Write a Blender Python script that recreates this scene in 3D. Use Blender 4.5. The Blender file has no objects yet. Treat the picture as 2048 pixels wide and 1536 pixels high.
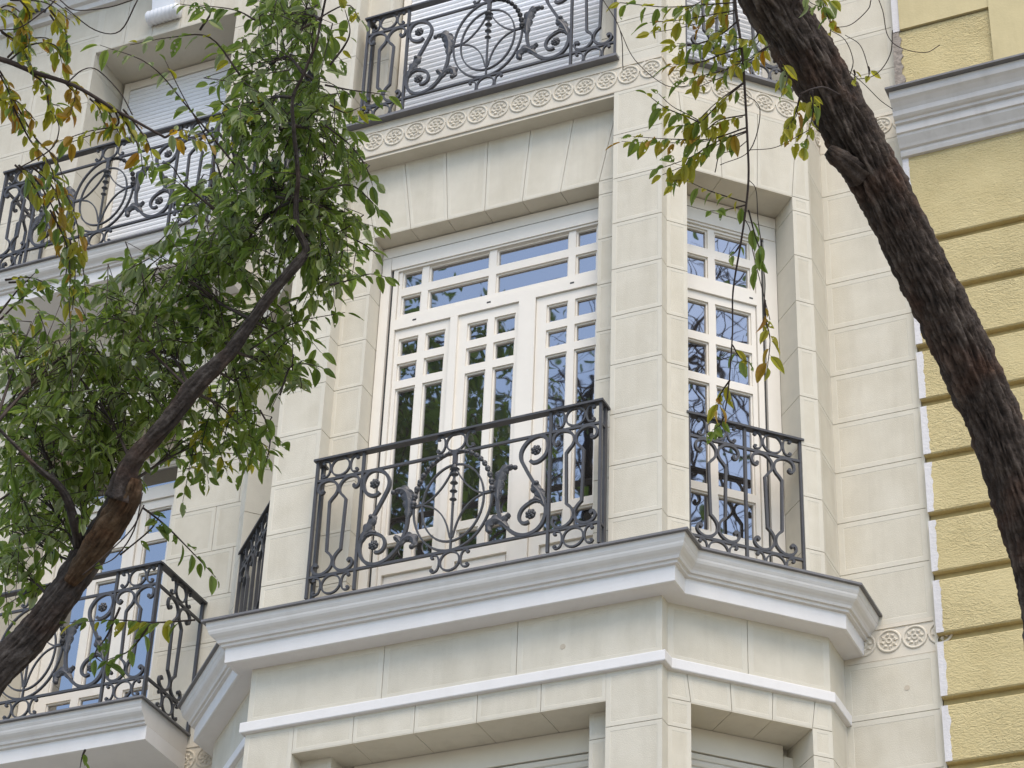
import bpy, bmesh, math, random
from mathutils import Vector, Matrix, noise

random.seed(7)
SC = bpy.context.scene
COL = SC.collection
R = math.radians

# ------------------------------------------------------------------ camera
CAM = Vector((4.4006, -11.5241, -7.1667))
RGT = Vector((0.91427, 0.40364, 0.03368)).normalized()
FWD = Vector((-0.3517, 0.7501, 0.5601)).normalized()
UPV = RGT.cross(FWD).normalized()
RGT = FWD.cross(UPV).normalized()
FPX = 4908.0
cd = bpy.data.cameras.new('camera'); cam = bpy.data.objects.new('camera', cd); COL.objects.link(cam)
cd.sensor_width = 36.0; cd.lens = 36.0 * FPX / 2048.0
cd.clip_start = 0.1; cd.clip_end = 2000
m = Matrix.Identity(4)
for i in range(3):
    m[i][0] = RGT[i]; m[i][1] = UPV[i]; m[i][2] = -FWD[i]; m[i][3] = CAM[i]
cam.matrix_world = m
SC.camera = cam

# ------------------------------------------------------------------ sky and sun
SUN_DIR = Vector((0.27, -0.44, 0.86)).normalized()      # towards the light
w = bpy.data.worlds.new('World'); SC.world = w; w.use_nodes = True
nt = w.node_tree; nt.nodes.clear()
sky = nt.nodes.new('ShaderNodeTexSky'); sky.sky_type = 'NISHITA'; sky.sun_disc = False
sky.sun_elevation = math.asin(SUN_DIR.z)
sky.sun_rotation = math.atan2(SUN_DIR.x, SUN_DIR.y)
sky.air_density = 1.0; sky.dust_density = 1.3; sky.ozone_density = 1.0
bg = nt.nodes.new('ShaderNodeBackground'); bg.inputs['Strength'].default_value = 0.15
ow = nt.nodes.new('ShaderNodeOutputWorld')
nt.links.new(sky.outputs[0], bg.inputs[0]); nt.links.new(bg.outputs[0], ow.inputs[0])
sl = bpy.data.lights.new('sun', 'SUN'); so = bpy.data.objects.new('sun', sl); COL.objects.link(so)
sl.energy = 1.3; sl.angle = R(42); sl.color = (1.0, 0.88, 0.72)
so.rotation_euler = SUN_DIR.to_track_quat('Z', 'Y').to_euler()
SC.view_settings.view_transform = 'Standard'; SC.view_settings.look = 'None'
SC.view_settings.exposure = 1.07; SC.view_settings.gamma = 1.0
SC.cycles.max_bounces = 8; SC.cycles.transparent_max_bounces = 16

# ------------------------------------------------------------------ materials
def mat(name, color, rough=0.85, var=0.0, vscale=6.0, bump=0.0, bscale=60.0, spec=0.3, metallic=0.0, objvar=0.0, col2=None, detail=6.0, streak=0.0):
    M = bpy.data.materials.new(name); M.use_nodes = True
    n = M.node_tree.nodes; l = M.node_tree.links
    b = n['Principled BSDF']
    b.inputs['Roughness'].default_value = rough; b.inputs['Metallic'].default_value = metallic
    b.inputs['Specular IOR Level'].default_value = spec
    b.inputs['Base Color'].default_value = (*color, 1)
    geo = n.new('ShaderNodeNewGeometry')
    out = None
    if var > 0 or col2:
        t = n.new('ShaderNodeTexNoise'); t.inputs['Scale'].default_value = vscale; t.inputs['Detail'].default_value = detail; t.inputs['Roughness'].default_value = 0.6
        l.new(geo.outputs['Position'], t.inputs['Vector'])
        mr = n.new('ShaderNodeMapRange'); mr.inputs[1].default_value = 0.3; mr.inputs[2].default_value = 0.7
        l.new(t.outputs['Fac'], mr.inputs[0])
        mx = n.new('ShaderNodeMix'); mx.data_type = 'RGBA'
        c2 = col2 or tuple(c * (1 - var) for c in color)
        mx.inputs[6].default_value = (*color, 1); mx.inputs[7].default_value = (*c2, 1)
        l.new(mr.outputs[0], mx.inputs[0]); out = mx.outputs[2]
    if streak > 0:
        mp = n.new('ShaderNodeMapping'); mp.inputs['Scale'].default_value = (7, 7, 0.9); l.new(geo.outputs['Position'], mp.inputs['Vector'])
        ts = n.new('ShaderNodeTexNoise'); ts.inputs['Scale'].default_value = 1.0; ts.inputs['Detail'].default_value = 7; ts.inputs['Roughness'].default_value = 0.65; ts.inputs['Distortion'].default_value = 0.3
        l.new(mp.outputs[0], ts.inputs['Vector'])
        ms_ = n.new('ShaderNodeMapRange'); ms_.inputs[1].default_value = 0.48; ms_.inputs[2].default_value = 0.75; ms_.inputs[3].default_value = 0.0; ms_.inputs[4].default_value = streak
        l.new(ts.outputs['Fac'], ms_.inputs[0])
        mxs = n.new('ShaderNodeMix'); mxs.data_type = 'RGBA'; mxs.inputs[7].default_value = (color[0] * .5, color[1] * .47, color[2] * .42, 1)
        l.new(ms_.outputs[0], mxs.inputs[0])
        if out: l.new(out, mxs.inputs[6])
        else: mxs.inputs[6].default_value = (*color, 1)
        out = mxs.outputs[2]
    if objvar > 0:
        oi = n.new('ShaderNodeObjectInfo')
        mr2 = n.new('ShaderNodeMapRange'); mr2.inputs[3].default_value = 1 - objvar; mr2.inputs[4].default_value = 1 + objvar
        l.new(oi.outputs['Random'], mr2.inputs[0])
        hs = n.new('ShaderNodeHueSaturation')
        if out: l.new(out, hs.inputs['Color'])
        else: hs.inputs['Color'].default_value = (*color, 1)
        l.new(mr2.outputs[0], hs.inputs['Value']); out = hs.outputs[0]
    if out: l.new(out, b.inputs['Base Color'])
    if bump > 0:
        t2 = n.new('ShaderNodeTexNoise'); t2.inputs['Scale'].default_value = bscale; t2.inputs['Detail'].default_value = 8
        l.new(geo.outputs['Position'], t2.inputs['Vector'])
        bp = n.new('ShaderNodeBump'); bp.inputs['Strength'].default_value = bump; bp.inputs['Distance'].default_value = 0.01
        l.new(t2.outputs['Fac'], bp.inputs['Height']); l.new(bp.outputs[0], b.inputs['Normal'])
    return M

M = {}
M['margin'] = mat('stone_margin', streak=0.12, color=(0.592, 0.55, 0.45), rough=0.85, var=0.07, vscale=9, bump=0.12, bscale=140, objvar=0.02)
M['panel'] = mat('stone_panel', streak=0.22, color=(0.60, 0.555, 0.452), rough=0.9, vscale=4, bump=0.25, bscale=190, objvar=0.025, col2=(0.525, 0.48, 0.38))
M['joint'] = mat('joint_mortar', (0.40, 0.365, 0.30), 0.95, var=0.2, vscale=20)
M['plain'] = mat('plain_render', streak=0.2, color=(0.60, 0.55, 0.44), rough=0.9, var=0.08, vscale=4, bump=0.12, bscale=150)
M['cornice'] = mat('cornice_paint', streak=0.16, color=(0.66, 0.63, 0.58), rough=0.7, var=0.05, vscale=5, bump=0.05, bscale=90)
M['corona'] = mat('white_paint', streak=0.1, color=(0.71, 0.685, 0.65), rough=0.7, var=0.04, vscale=7, bump=0.06, bscale=120)
M['frieze'] = mat('frieze_stone', streak=0.2, color=(0.64, 0.58, 0.47), rough=0.9, var=0.1, vscale=8, bump=0.12, bscale=160)
M['flash'] = mat('metal_flashing', (0.17, 0.165, 0.165), 0.5, var=0.2, vscale=14, spec=0.4)
M['iron'] = mat('painted_iron', (0.060, 0.059, 0.061), 0.5, var=0.25, vscale=25, bump=0.1, bscale=120, spec=0.45)
M['wood'] = mat('window_paint', streak=0.06, color=(0.74, 0.69, 0.60), rough=0.5, var=0.04, vscale=10, spec=0.4)
M['slot'] = mat('dark_slot', (0.05, 0.05, 0.05), 0.8)
M['slat'] = mat('shutter_slat', (0.78, 0.78, 0.78), 0.45, var=0.03, vscale=10, spec=0.4)
M['slatcream'] = mat('cream_slat', (0.66, 0.61, 0.50), 0.55, var=0.04, vscale=10)
M['yellow'] = None
M['groove'] = mat('ochre_groove', streak=0.3, color=(0.48, 0.385, 0.18), rough=0.9, var=0.25, vscale=18, bump=0.1)
M['yplain'] = mat('yellow_smooth', streak=0.2, color=(0.56, 0.47, 0.26), rough=0.9, var=0.1, vscale=6, bump=0.15, bscale=70)
M['ycornice'] = mat('grey_cornice_paint', streak=0.3, color=(0.60, 0.57, 0.53), rough=0.75, var=0.09, vscale=7, bump=0.08)
M['strip'] = mat('white_primer', streak=0.25, color=(0.64, 0.615, 0.60), rough=0.9, var=0.06, vscale=30, bump=0.4, bscale=60)
M['asphalt'] = mat('asphalt', (0.05, 0.05, 0.052), 0.95, var=0.3, vscale=3, bump=0.4, bscale=90)
M['paving'] = mat('paving', (0.36, 0.335, 0.295), 0.9, var=0.2, vscale=2, bump=0.2, bscale=40)
M['kerb'] = mat('granite', (0.33, 0.32, 0.31), 0.85, var=0.25, vscale=40)
M['ground'] = mat('ground', (0.24, 0.225, 0.20), 0.95, var=0.2, vscale=0.4)
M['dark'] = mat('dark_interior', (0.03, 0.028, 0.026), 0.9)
M['twig'] = mat('twig_bark', (0.07, 0.05, 0.04), 0.9, var=0.4, vscale=40)
M['stain'] = mat('tie_plug', (0.50, 0.43, 0.33), 0.9, var=0.1, vscale=30)

def stucco():
    X = mat('yellow_stucco', (0.56, 0.465, 0.245), 0.92, vscale=3.5, col2=(0.49, 0.40, 0.20), streak=.12)
    n = X.node_tree.nodes; l = X.node_tree.links; b = n['Principled BSDF']
    geo = n.new('ShaderNodeNewGeometry')
    mp = n.new('ShaderNodeMapping'); mp.inputs['Rotation'].default_value = (0, R(25), 0); mp.inputs['Scale'].default_value = (17, 17, 32)
    l.new(geo.outputs['Position'], mp.inputs['Vector'])
    t = n.new('ShaderNodeTexNoise'); t.inputs['Scale'].default_value = 1.6; t.inputs['Detail'].default_value = 4; t.inputs['Distortion'].default_value = 1.4; t.inputs['Roughness'].default_value = 0.55
    l.new(mp.outputs[0], t.inputs['Vector'])
    bp = n.new('ShaderNodeBump'); t9 = n.new('ShaderNodeTexNoise'); t9.inputs['Scale'].default_value = 2.2; l.new(geo.outputs['Position'], t9.inputs['Vector'])
    m9 = n.new('ShaderNodeMapRange'); m9.inputs[1].default_value = .3; m9.inputs[2].default_value = .7; m9.inputs[3].default_value = .3; m9.inputs[4].default_value = .85
    l.new(t9.outputs['Fac'], m9.inputs[0]); l.new(m9.outputs[0], bp.inputs['Strength']); bp.inputs['Distance'].default_value = 0.024
    l.new(t.outputs['Fac'], bp.inputs['Height']); l.new(bp.outputs[0], b.inputs['Normal'])
    return X
M['yellow'] = stucco()

def glass():
    X = bpy.data.materials.new('window_glass'); X.use_nodes = True
    n = X.node_tree.nodes; l = X.node_tree.links; b = n['Principled BSDF']
    b.inputs['Base Color'].default_value = (0.022, 0.020, 0.018, 1); b.inputs['Roughness'].default_value = 0.015
    b.inputs['IOR'].default_value = 4.0
    geo = n.new('ShaderNodeNewGeometry'); t = n.new('ShaderNodeTexNoise'); t.inputs['Scale'].default_value = 5; t.inputs['Detail'].default_value = 1
    l.new(geo.outputs['Position'], t.inputs['Vector'])
    bp = n.new('ShaderNodeBump'); bp.inputs['Strength'].default_value = 0.025; bp.inputs['Distance'].default_value = 0.02
    l.new(t.outputs['Fac'], bp.inputs['Height']); l.new(bp.outputs[0], b.inputs['Normal'])
    return X
M['glass'] = glass()

def leafmat(name, c1, c2, holes=True):
    X = bpy.data.materials.new(name); X.use_nodes = True
    n = X.node_tree.nodes; l = X.node_tree.links
    n.remove(n['Principled BSDF']); o = n['Material Output']
    geo = n.new('ShaderNodeNewGeometry')
    t = n.new('ShaderNodeTexNoise'); t.inputs['Scale'].default_value = 14; t.inputs['Detail'].default_value = 3
    l.new(geo.outputs['Position'], t.inputs['Vector'])
    mr = n.new('ShaderNodeMapRange'); mr.inputs[1].default_value = 0.35; mr.inputs[2].default_value = 0.65
    l.new(t.outputs['Fac'], mr.inputs[0])
    mx = n.new('ShaderNodeMix'); mx.data_type = 'RGBA'; mx.inputs[6].default_value = (*c1, 1); mx.inputs[7].default_value = (*c2, 1)
    l.new(mr.outputs[0], mx.inputs[0])
    p = n.new('ShaderNodeBsdfPrincipled'); p.inputs['Roughness'].default_value = 0.5; p.inputs['Specular IOR Level'].default_value = 0.3
    l.new(mx.outputs[2], p.inputs['Base Color'])
    tr = n.new('ShaderNodeBsdfTranslucent')
    hs = n.new('ShaderNodeHueSaturation'); hs.inputs['Value'].default_value = 1.8; hs.inputs['Saturation'].default_value = 1.1
    l.new(mx.outputs[2], hs.inputs['Color']); l.new(hs.outputs[0], tr.inputs['Color'])
    ms = n.new('ShaderNodeMixShader'); ms.inputs[0].default_value = 0.48
    l.new(p.outputs[0], ms.inputs[1]); l.new(tr.outputs[0], ms.inputs[2])
    last = ms.outputs[0]
    if holes:
        v = n.new('ShaderNodeTexVoronoi'); v.inputs['Scale'].default_value = 70
        l.new(geo.outputs['Position'], v.inputs['Vector'])
        t2 = n.new('ShaderNodeTexNoise'); t2.inputs['Scale'].default_value = 9
        l.new(geo.outputs['Position'], t2.inputs['Vector'])
        a = n.new('ShaderNodeMath'); a.operation = 'LESS_THAN'; a.inputs[1].default_value = 0.26
        l.new(v.outputs['Distance'], a.inputs[0])
        bq = n.new('ShaderNodeMath'); bq.operation = 'GREATER_THAN'; bq.inputs[1].default_value = 0.56
        l.new(t2.outputs['Fac'], bq.inputs[0])
        ml = n.new('ShaderNodeMath'); ml.operation = 'MULTIPLY'
        l.new(a.outputs[0], ml.inputs[0]); l.new(bq.outputs[0], ml.inputs[1])
        tp = n.new('ShaderNodeBsdfTransparent'); m2 = n.new('ShaderNodeMixShader')
        l.new(ml.outputs[0], m2.inputs[0]); l.new(last, m2.inputs[1]); l.new(tp.outputs[0], m2.inputs[2]); last = m2.outputs[0]
    l.new(last, o.inputs['Surface'])
    return X
LEAFM = [leafmat('leaf_dark_green', (0.095, 0.138, 0.026), (0.13, 0.175, 0.042)),
         leafmat('leaf_green', (0.135, 0.185, 0.034), (0.18, 0.225, 0.055)),
         leafmat('leaf_olive', (0.27, 0.27, 0.035), (0.33, 0.28, 0.045)),
         leafmat('leaf_brown', (0.30, 0.15, 0.03), (0.32, 0.22, 0.04)),
         leafmat('leaf_pale', (0.21, 0.25, 0.10), (0.26, 0.28, 0.14))]
LEAF_PLAIN = leafmat('leaf_far', (0.05, 0.09, 0.02), (0.09, 0.13, 0.03), holes=False)

def barkmat(name, dark, mid, light):
    X = bpy.data.materials.new(name); X.use_nodes = True
    n = X.node_tree.nodes; l = X.node_tree.links; b = n['Principled BSDF']
    b.inputs['Roughness'].default_value = 0.9; b.inputs['Specular IOR Level'].default_value = 0.2
    at = n.new('ShaderNodeAttribute'); at.attribute_name = 'bark'
    geo = n.new('ShaderNodeNewGeometry')
    t = n.new('ShaderNodeTexNoise'); t.inputs['Scale'].default_value = 18; t.inputs['Detail'].default_value = 8; t.inputs['Roughness'].default_value = 0.65
    l.new(geo.outputs['Position'], t.inputs['Vector'])
    ad = n.new('ShaderNodeMath'); ad.operation = 'ADD'; ad.inputs[1].default_value = 0
    sc = n.new('ShaderNodeMath'); sc.operation = 'MULTIPLY'; sc.inputs[1].default_value = 0.55
    l.new(at.outputs['Fac'], sc.inputs[0])
    s2 = n.new('ShaderNodeMath'); s2.operation = 'MULTIPLY'; s2.inputs[1].default_value = 0.6
    l.new(t.outputs['Fac'], s2.inputs[0]); l.new(sc.outputs[0], ad.inputs[0]); l.new(s2.outputs[0], ad.inputs[1])
    cr = n.new('ShaderNodeValToRGB')
    e = cr.color_ramp.elements; e[0].position = 0.3; e[0].color = (*dark, 1); e[1].position = 0.85; e[1].color = (*light, 1)
    k = e.new(0.58); k.color = (*mid, 1)
    l.new(ad.outputs[0], cr.inputs[0])
    t3 = n.new('ShaderNodeTexNoise'); t3.inputs['Scale'].default_value = 7; t3.inputs['Detail'].default_value = 4
    l.new(geo.outputs['Position'], t3.inputs['Vector'])
    mr3 = n.new('ShaderNodeMapRange'); mr3.inputs[1].default_value = 0.5; mr3.inputs[2].default_value = 0.72
    l.new(t3.outputs['Fac'], mr3.inputs[0])
    red = n.new('ShaderNodeMix'); red.data_type = 'RGBA'; red.blend_type = 'MULTIPLY'; red.inputs[7].default_value = (1.25, 0.92, 0.78, 1)
    l.new(mr3.outputs[0], red.inputs[0]); l.new(cr.outputs[0], red.inputs[6]); l.new(red.outputs[2], b.inputs['Base Color'])
    t2 = n.new('ShaderNodeTexNoise'); t2.inputs['Scale'].default_value = 70; t2.inputs['Detail'].default_value = 6
    l.new(geo.outputs['Position'], t2.inputs['Vector'])
    bp = n.new('ShaderNodeBump'); bp.inputs['Strength'].default_value = 0.7; bp.inputs['Distance'].default_value = 0.012
    l.new(t2.outputs['Fac'], bp.inputs['Height']); l.new(bp.outputs[0], b.inputs['Normal'])
    return X
M['bark'] = barkmat('dark_bark', (0.011, 0.009, 0.007), (0.060, 0.044, 0.034), (0.15, 0.118, 0.092))
M['bark2'] = barkmat('brown_bark', (0.012, 0.009, 0.007), (0.055, 0.043, 0.035), (0.15, 0.125, 0.105))
M['barewood'] = barkmat('torn_wood', (0.025, 0.016, 0.010), (0.085, 0.052, 0.028), (0.17, 0.115, 0.068))

# ------------------------------------------------------------------ helpers
class MB:
    def __init__(s): s.v = []; s.f = []; s.m = []; s.sm = []
    def add(s, vs, fs, mi=0, smooth=False):
        o = len(s.v); s.v += [tuple(q) for q in vs]
        for f in fs: s.f.append(tuple(i + o for i in f)); s.m.append(mi); s.sm.append(smooth)
    def box(s, x0, x1, y0, y1, z0, z1, mi=0):
        vs = [(x, y, z) for z in (z0, z1) for y in (y0, y1) for x in (x0, x1)]
        s.add(vs, [(0, 2, 3, 1), (4, 5, 7, 6), (0, 1, 5, 4), (2, 6, 7, 3), (0, 4, 6, 2), (1, 3, 7, 5)], mi)
    def prism(s, poly, axis, a, b, mi=0):
        # poly: list of 2D points; axis 'x': points are (y,z); axis 'z': points are (x,y)
        n = len(poly)
        P = (lambda q, t: (t, q[0], q[1])) if axis == 'x' else ((lambda q, t: (q[0], q[1], t)) if axis == 'z' else (lambda q, t: (q[0], t, q[1])))
        vs = [P(q, a) for q in poly] + [P(q, b) for q in poly]
        fs = [tuple(range(n))[::-1], tuple(range(n, 2 * n))] + [(i, (i + 1) % n, n + (i + 1) % n, n + i) for i in range(n)]
        s.add(vs, fs, mi)
    def mesh(s, name, mats):
        me = bpy.data.meshes.new(name); me.from_pydata(s.v, [], s.f)
        for q in (mats if isinstance(mats, (list, tuple)) else [mats]): me.materials.append(q)
        me.polygons.foreach_set('material_index', s.m); me.polygons.foreach_set('use_smooth', s.sm)
        me.update(); return me

def link(name, me, parent=None, mw=None, **kw):
    o = bpy.data.objects.new(name, me); COL.objects.link(o)
    if parent: o.parent = parent
    if mw is not None: o.matrix_basis = mw
    for k, v in kw.items(): o[k] = v
    return o
def empty(name, parent=None, mw=None, **kw):
    o = link(name, None, parent, mw, **kw); o.empty_display_size = 0.3; return o
def T(x, y, z): return Matrix.Translation((x, y, z))
def frame(O, U):
    U = Vector((U[0], U[1], 0)).normalized(); Y = Vector((-U.y, U.x, 0))
    f = Matrix.Identity(4)
    for i in range(3): f[i][0] = U[i]; f[i][1] = Y[i]; f[i][2] = (0, 0, 1)[i]; f[i][3] = O[i]
    return f     # local x along the wall, y into the building, z up

def smooth_path(pts, n=5, closed=False):
    P = [Vector(p) for p in pts]; out = []; N = len(P)
    rng = range(N if closed else N - 1)
    for i in rng:
        p0 = P[(i - 1) % N] if (closed or i > 0) else P[0] * 2 - P[1]
        p1 = P[i]; p2 = P[(i + 1) % N]
        p3 = P[(i + 2) % N] if (closed or i + 2 < N) else P[N - 1] * 2 - P[N - 2]
        for k in range(n):
            t = k / n
            out.append(0.5 * ((2 * p1) + (p2 - p0) * t + (2 * p0 - 5 * p1 + 4 * p2 - p3) * t * t + (3 * p1 - p0 - 3 * p2 + p3) * t ** 3))
    if not closed: out.append(P[-1])
    return out

def bar2d(mb, pts, wd, dp, closed=False, y0=0.0, taper=None):
    """iron bar following a path in the x-z plane; wd in the plane, dp through it"""
    P = [Vector((p[0], p[1])) for p in pts]; N = len(P); vs = []
    for i in range(N):
        a = P[(i - 1) % N] if (closed or i > 0) else P[i]; b = P[(i + 1) % N] if (closed or i < N - 1) else P[i]
        d = (b - a); d = d.normalized() if d.length > 1e-9 else Vector((1, 0)); nn = Vector((-d.y, d.x))
        k = 1.0
        if 0 < i < N - 1 or closed:
            d1 = (P[i] - a).normalized() if (P[i] - a).length > 1e-9 else d
            c = abs(nn.dot(Vector((-d1.y, d1.x)))); k = min(1.6, 1 / max(c, 0.3))
        h = wd / 2 * k * (taper(i / (N - 1)) if taper else 1)
        e = dp / 2 * (taper(i / (N - 1)) if taper else 1)
        l, r = P[i] + nn * h, P[i] - nn * h
        vs += [(l.x, y0 - e, l.y), (r.x, y0 - e, r.y), (r.x, y0 + e, r.y), (l.x, y0 + e, l.y)]
    fs = []
    for i in range(N if closed else N - 1):
        j = (i + 1) % N
        for k in range(4): fs.append((4 * i + k, 4 * i + (k + 1) % 4, 4 * j + (k + 1) % 4, 4 * j + k))
    if not closed: fs += [(0, 1, 2, 3), (4 * N - 1, 4 * N - 2, 4 * N - 3, 4 * N - 4)]
    mb.add(vs, fs)

def tube(mb, pts, rad, seg=6, mi=0):
    P = [Vector(p) for p in pts]; N = len(P); vs = []; ref = Vector((0.3, 0.2, 1)).normalized()
    for i in range(N):
        d = (P[min(i + 1, N - 1)] - P[max(i - 1, 0)]).normalized()
        a = d.cross(ref).normalized(); b = d.cross(a)
        r = rad[i] if isinstance(rad, (list, tuple)) else rad
        for k in range(seg):
            t = 2 * math.pi * k / seg
            vs.append(P[i] + (a * math.cos(t) + b * math.sin(t)) * r)
    fs = [(i * seg + k, i * seg + (k + 1) % seg, (i + 1) * seg + (k + 1) % seg, (i + 1) * seg + k) for i in range(N - 1) for k in range(seg)]
    fs += [tuple(range(seg))[::-1], tuple(range((N - 1) * seg, N * seg))]
    mb.add(vs, fs, mi, True)

# ------------------------------------------------------------------ ground, road, pavement
GZ = -8.77
mb = MB(); mb.add([(-300, -300, GZ - .15), (300, -300, GZ - .15), (300, 300, GZ - .15), (-300, 300, GZ - .15)], [(0, 1, 2, 3)])
link('ground', mb.mesh('ground', M['ground']), kind='structure')
mb = MB(); mb.box(-60, 60, -14.0, -7.4, GZ - .146, GZ - .13); link('road', mb.mesh('road', M['asphalt']), kind='structure')
mb = MB(); mb.box(-60, 60, -7.2, 1.3, GZ - .13, GZ); link('pavement', mb.mesh('pavement', M['paving']), kind='structure')
mb = MB(); mb.box(-60, 60, -22.0, -14.2, GZ - .13, GZ); link('far_pavement', mb.mesh('far_pavement', M['paving']), kind='structure')
for y in (-7.4, -14.2):
    mb = MB(); mb.box(-60, 60, y + .002, y + .198, GZ - .14, GZ + .006); link('kerb', mb.mesh('kerb', M['kerb']), kind='structure')

# ================================================================== CREAM BUILDING
H = 3.93                       # storey height
YW = 1.124                     # main wall plane
XL, XR = -2.675, 0.0           # bay corners
XC = (XL + XR) / 2
S = 0.09                       # step between bay front and canted side
DX, DY = 0.731, 0.817          # canted end
CL = math.hypot(DX, DY - S)    # canted face length
RX0, RX1, RD = -2.3465, -0.339, 0.12     # shallow recess in the bay front
OX0, OX1 = -2.14, -0.487                 # window opening
WY = 0.275                                # window plane depth
Z0, DZ = 0.3129, 0.3673
JT = 0.0016                              # half joint
BT = 0.008                               # block thickness

BLD = empty('apartment_building', label='cream stone-faced apartment building with bay window and dark iron balconies', category='building')
WALLM = [M['margin'], M['panel'], M['joint']]
bay = link('bay_wall', None, BLD)

FRONT = frame((0, 0, 0), (1, 0))
RECESS = frame((0, RD, 0), (1, 0))
CANT_R = frame((0, S, 0), (DX, DY - S))
CANT_L = frame((XL - DX, DY, 0), (DX, -(DY - S)))
MAIN = frame((0, YW, 0), (1, 0))
RET_R = frame((DX, 0, 0), (0, 1))        # faces +x : local x = world y
STEP_R = frame((0, 0, 0), (0, 1))
REV_L = frame((OX0, 0, 0), (0, 1))       # left reveal of bay window, faces +x
PIER_L = frame((RX0, 0, 0), (0, 1))      # right side of left pier
RET_L = frame((XL - DX, 0, 0), (0, -1))  # faces -x

BLK = {}
def block(parent, fr, q, margin=0.03, ins=(1, 1, 1, 1), panel=True):
    """stone block on a wall frame. q = 4 corners (x,z) bl, br, tr, tl. ins: joint on bottom,right,top,left"""
    c = [Vector(p) for p in q]; o = c[0].copy()
    key = tuple(round(v, 3) for p in c for v in (p - o)) + (margin, tuple(ins), panel)
    me = BLK.get(key)
    if me is None:
        cc = [p - o for p in c]
        def inset(cc, d):
            out = []
            for i in range(4):
                # edges: i-1->i and i->i+1 ; edge order bottom,right,top,left
                a, b, e = cc[i - 1], cc[i], cc[(i + 1) % 4]
                d1 = (b - a).normalized(); d2 = (e - b).normalized()
                n1 = Vector((-d1.y, d1.x)); n2 = Vector((-d2.y, d2.x))
                p1 = a + n1 * d[i - 1]; p2 = b + n2 * d[i]
                den = d1.x * d2.y - d1.y * d2.x
                t = ((p2.x - p1.x) * d2.y - (p2.y - p1.y) * d2.x) / den if abs(den) > 1e-9 else 0
                out.append(p1 + d1 * t)
            return out
        e0 = inset(cc, [JT * k for k in ins])
        e0b = inset(cc, [(JT + .0015) * k for k in ins])
        mb = MB()
        A = [(p.x, BT, p.y) for p in e0]; B = [(p.x, .0015 , p.y) for p in e0]; Cc = [(p.x, 0, p.y) for p in e0b]
        ok = panel
        e1 = inset(cc, [margin * (1 if k else 1) for k in ins])
        ww = (e1[1] - e1[0]).x; hh = (e1[3] - e1[0]).y
        if ww < 0.03 or hh < 0.03: ok = False
        vs = A + B + Cc
        fs = []
        for r in (0, 4):
            for i in range(4): fs.append((r + i, r + (i + 1) % 4, r + 4 + (i + 1) % 4, r + 4 + i))
        if ok:
            e2 = inset(cc, [margin + .003] * 4)
            vs += [(p.x, 0, p.y) for p in e1] + [(p.x, .0012, p.y) for p in e2]
            for i in range(4): fs.append((8 + i, 8 + (i + 1) % 4, 12 + (i + 1) % 4, 12 + i))
            mb.add(vs, fs, 0)
            k = len(mb.f)
            mb.f += [(12 + i, 12 + (i + 1) % 4, 16 + (i + 1) % 4, 16 + i) for i in range(4)] + [(16, 17, 18, 19)]
            mb.m += [0, 0, 0, 0, 1]; mb.sm += [False] * 5
        else:
            fs.append((8, 9, 10, 11)); mb.add(vs, fs, 0)
        me = mb.mesh('stone_block', WALLM[:2]); BLK[key] = me
    mw = fr @ T(o.x, 0, o.y)
    return link('stone_block', me, parent, mw)
def rectq(x0, x1, z0, z1): return [(x0, z0), (x1, z0), (x1, z1), (x0, z1)]
def courses(z0, z1, base):
    zs = [z0]; k = math.ceil((z0 - base) / DZ - 1e-6)
    while base + k * DZ < z1 - 0.05:
        z = base + k * DZ
        if z > z0 + 0.05: zs.append(z)
        k += 1
    return list(zip(zs, zs[1:] + [z1]))

# ---- backing masses behind the blocks
def back(parent, name, boxes, fr=None):
    mb = MB()
    for b in boxes: mb.box(*b)
    return link(name, mb.mesh(name, M['joint']), parent, fr)
B = BT + .0005
boxes = []
for fl in (-1, 0, 1):
    z = fl * H
    zt = z + (3.6 if fl > -1 else H - .874)      # top of the recess
    zh = z + (3.0 if fl > -1 else H - .874)
    boxes += [(XL + .01, RX0 - B, B, .42, z, zt), (RX1, XR - B, B, .42, z, zt),
              (RX0 - B, OX0 - B, RD + B, .42, z, zt), (OX1, RX1, RD + B, .42, z, zt),
              (XL + .01, XR - B, B, .42, zt, z + H)]
    if fl > -1: boxes.append((RX0, RX1, RD + B, .42, zh, zt))
bay.data = None
core = back(bay, 'wall_core', boxes)
TW0, TW1 = 0.142, 0.905        # opening in the canted faces
for fr, t0, t1 in ((CANT_R, TW0, TW1), (CANT_L, CL - TW1, CL - TW0)):
    bx = []
    for fl in (-1, 0, 1):
        z = fl * H; zh = z + (3.0 if fl > -1 else H - .874)
        bx += [(0.0, t0 - B, B, .42, z, zh), (t1 + B, CL - .002, B, .42, z, zh), (0.0, CL - .002, B, .42, zh, z + H)]
    back(bay, 'wall_core', bx, fr)
back(bay, 'wall_core', [(DX - .14, DX - B, DY + .02, YW + .3, -H, 2 * H), (XL - DX + B, XL - DX + .14, DY + .02, YW + .3, -H, 2 * H)])
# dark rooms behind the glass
mbr = MB(); mbr.box(XL - .2, XR + .2, .75, .8, -H, 2 * H); link('room_back', mbr.mesh('room_back', M['dark']), bay)

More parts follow.
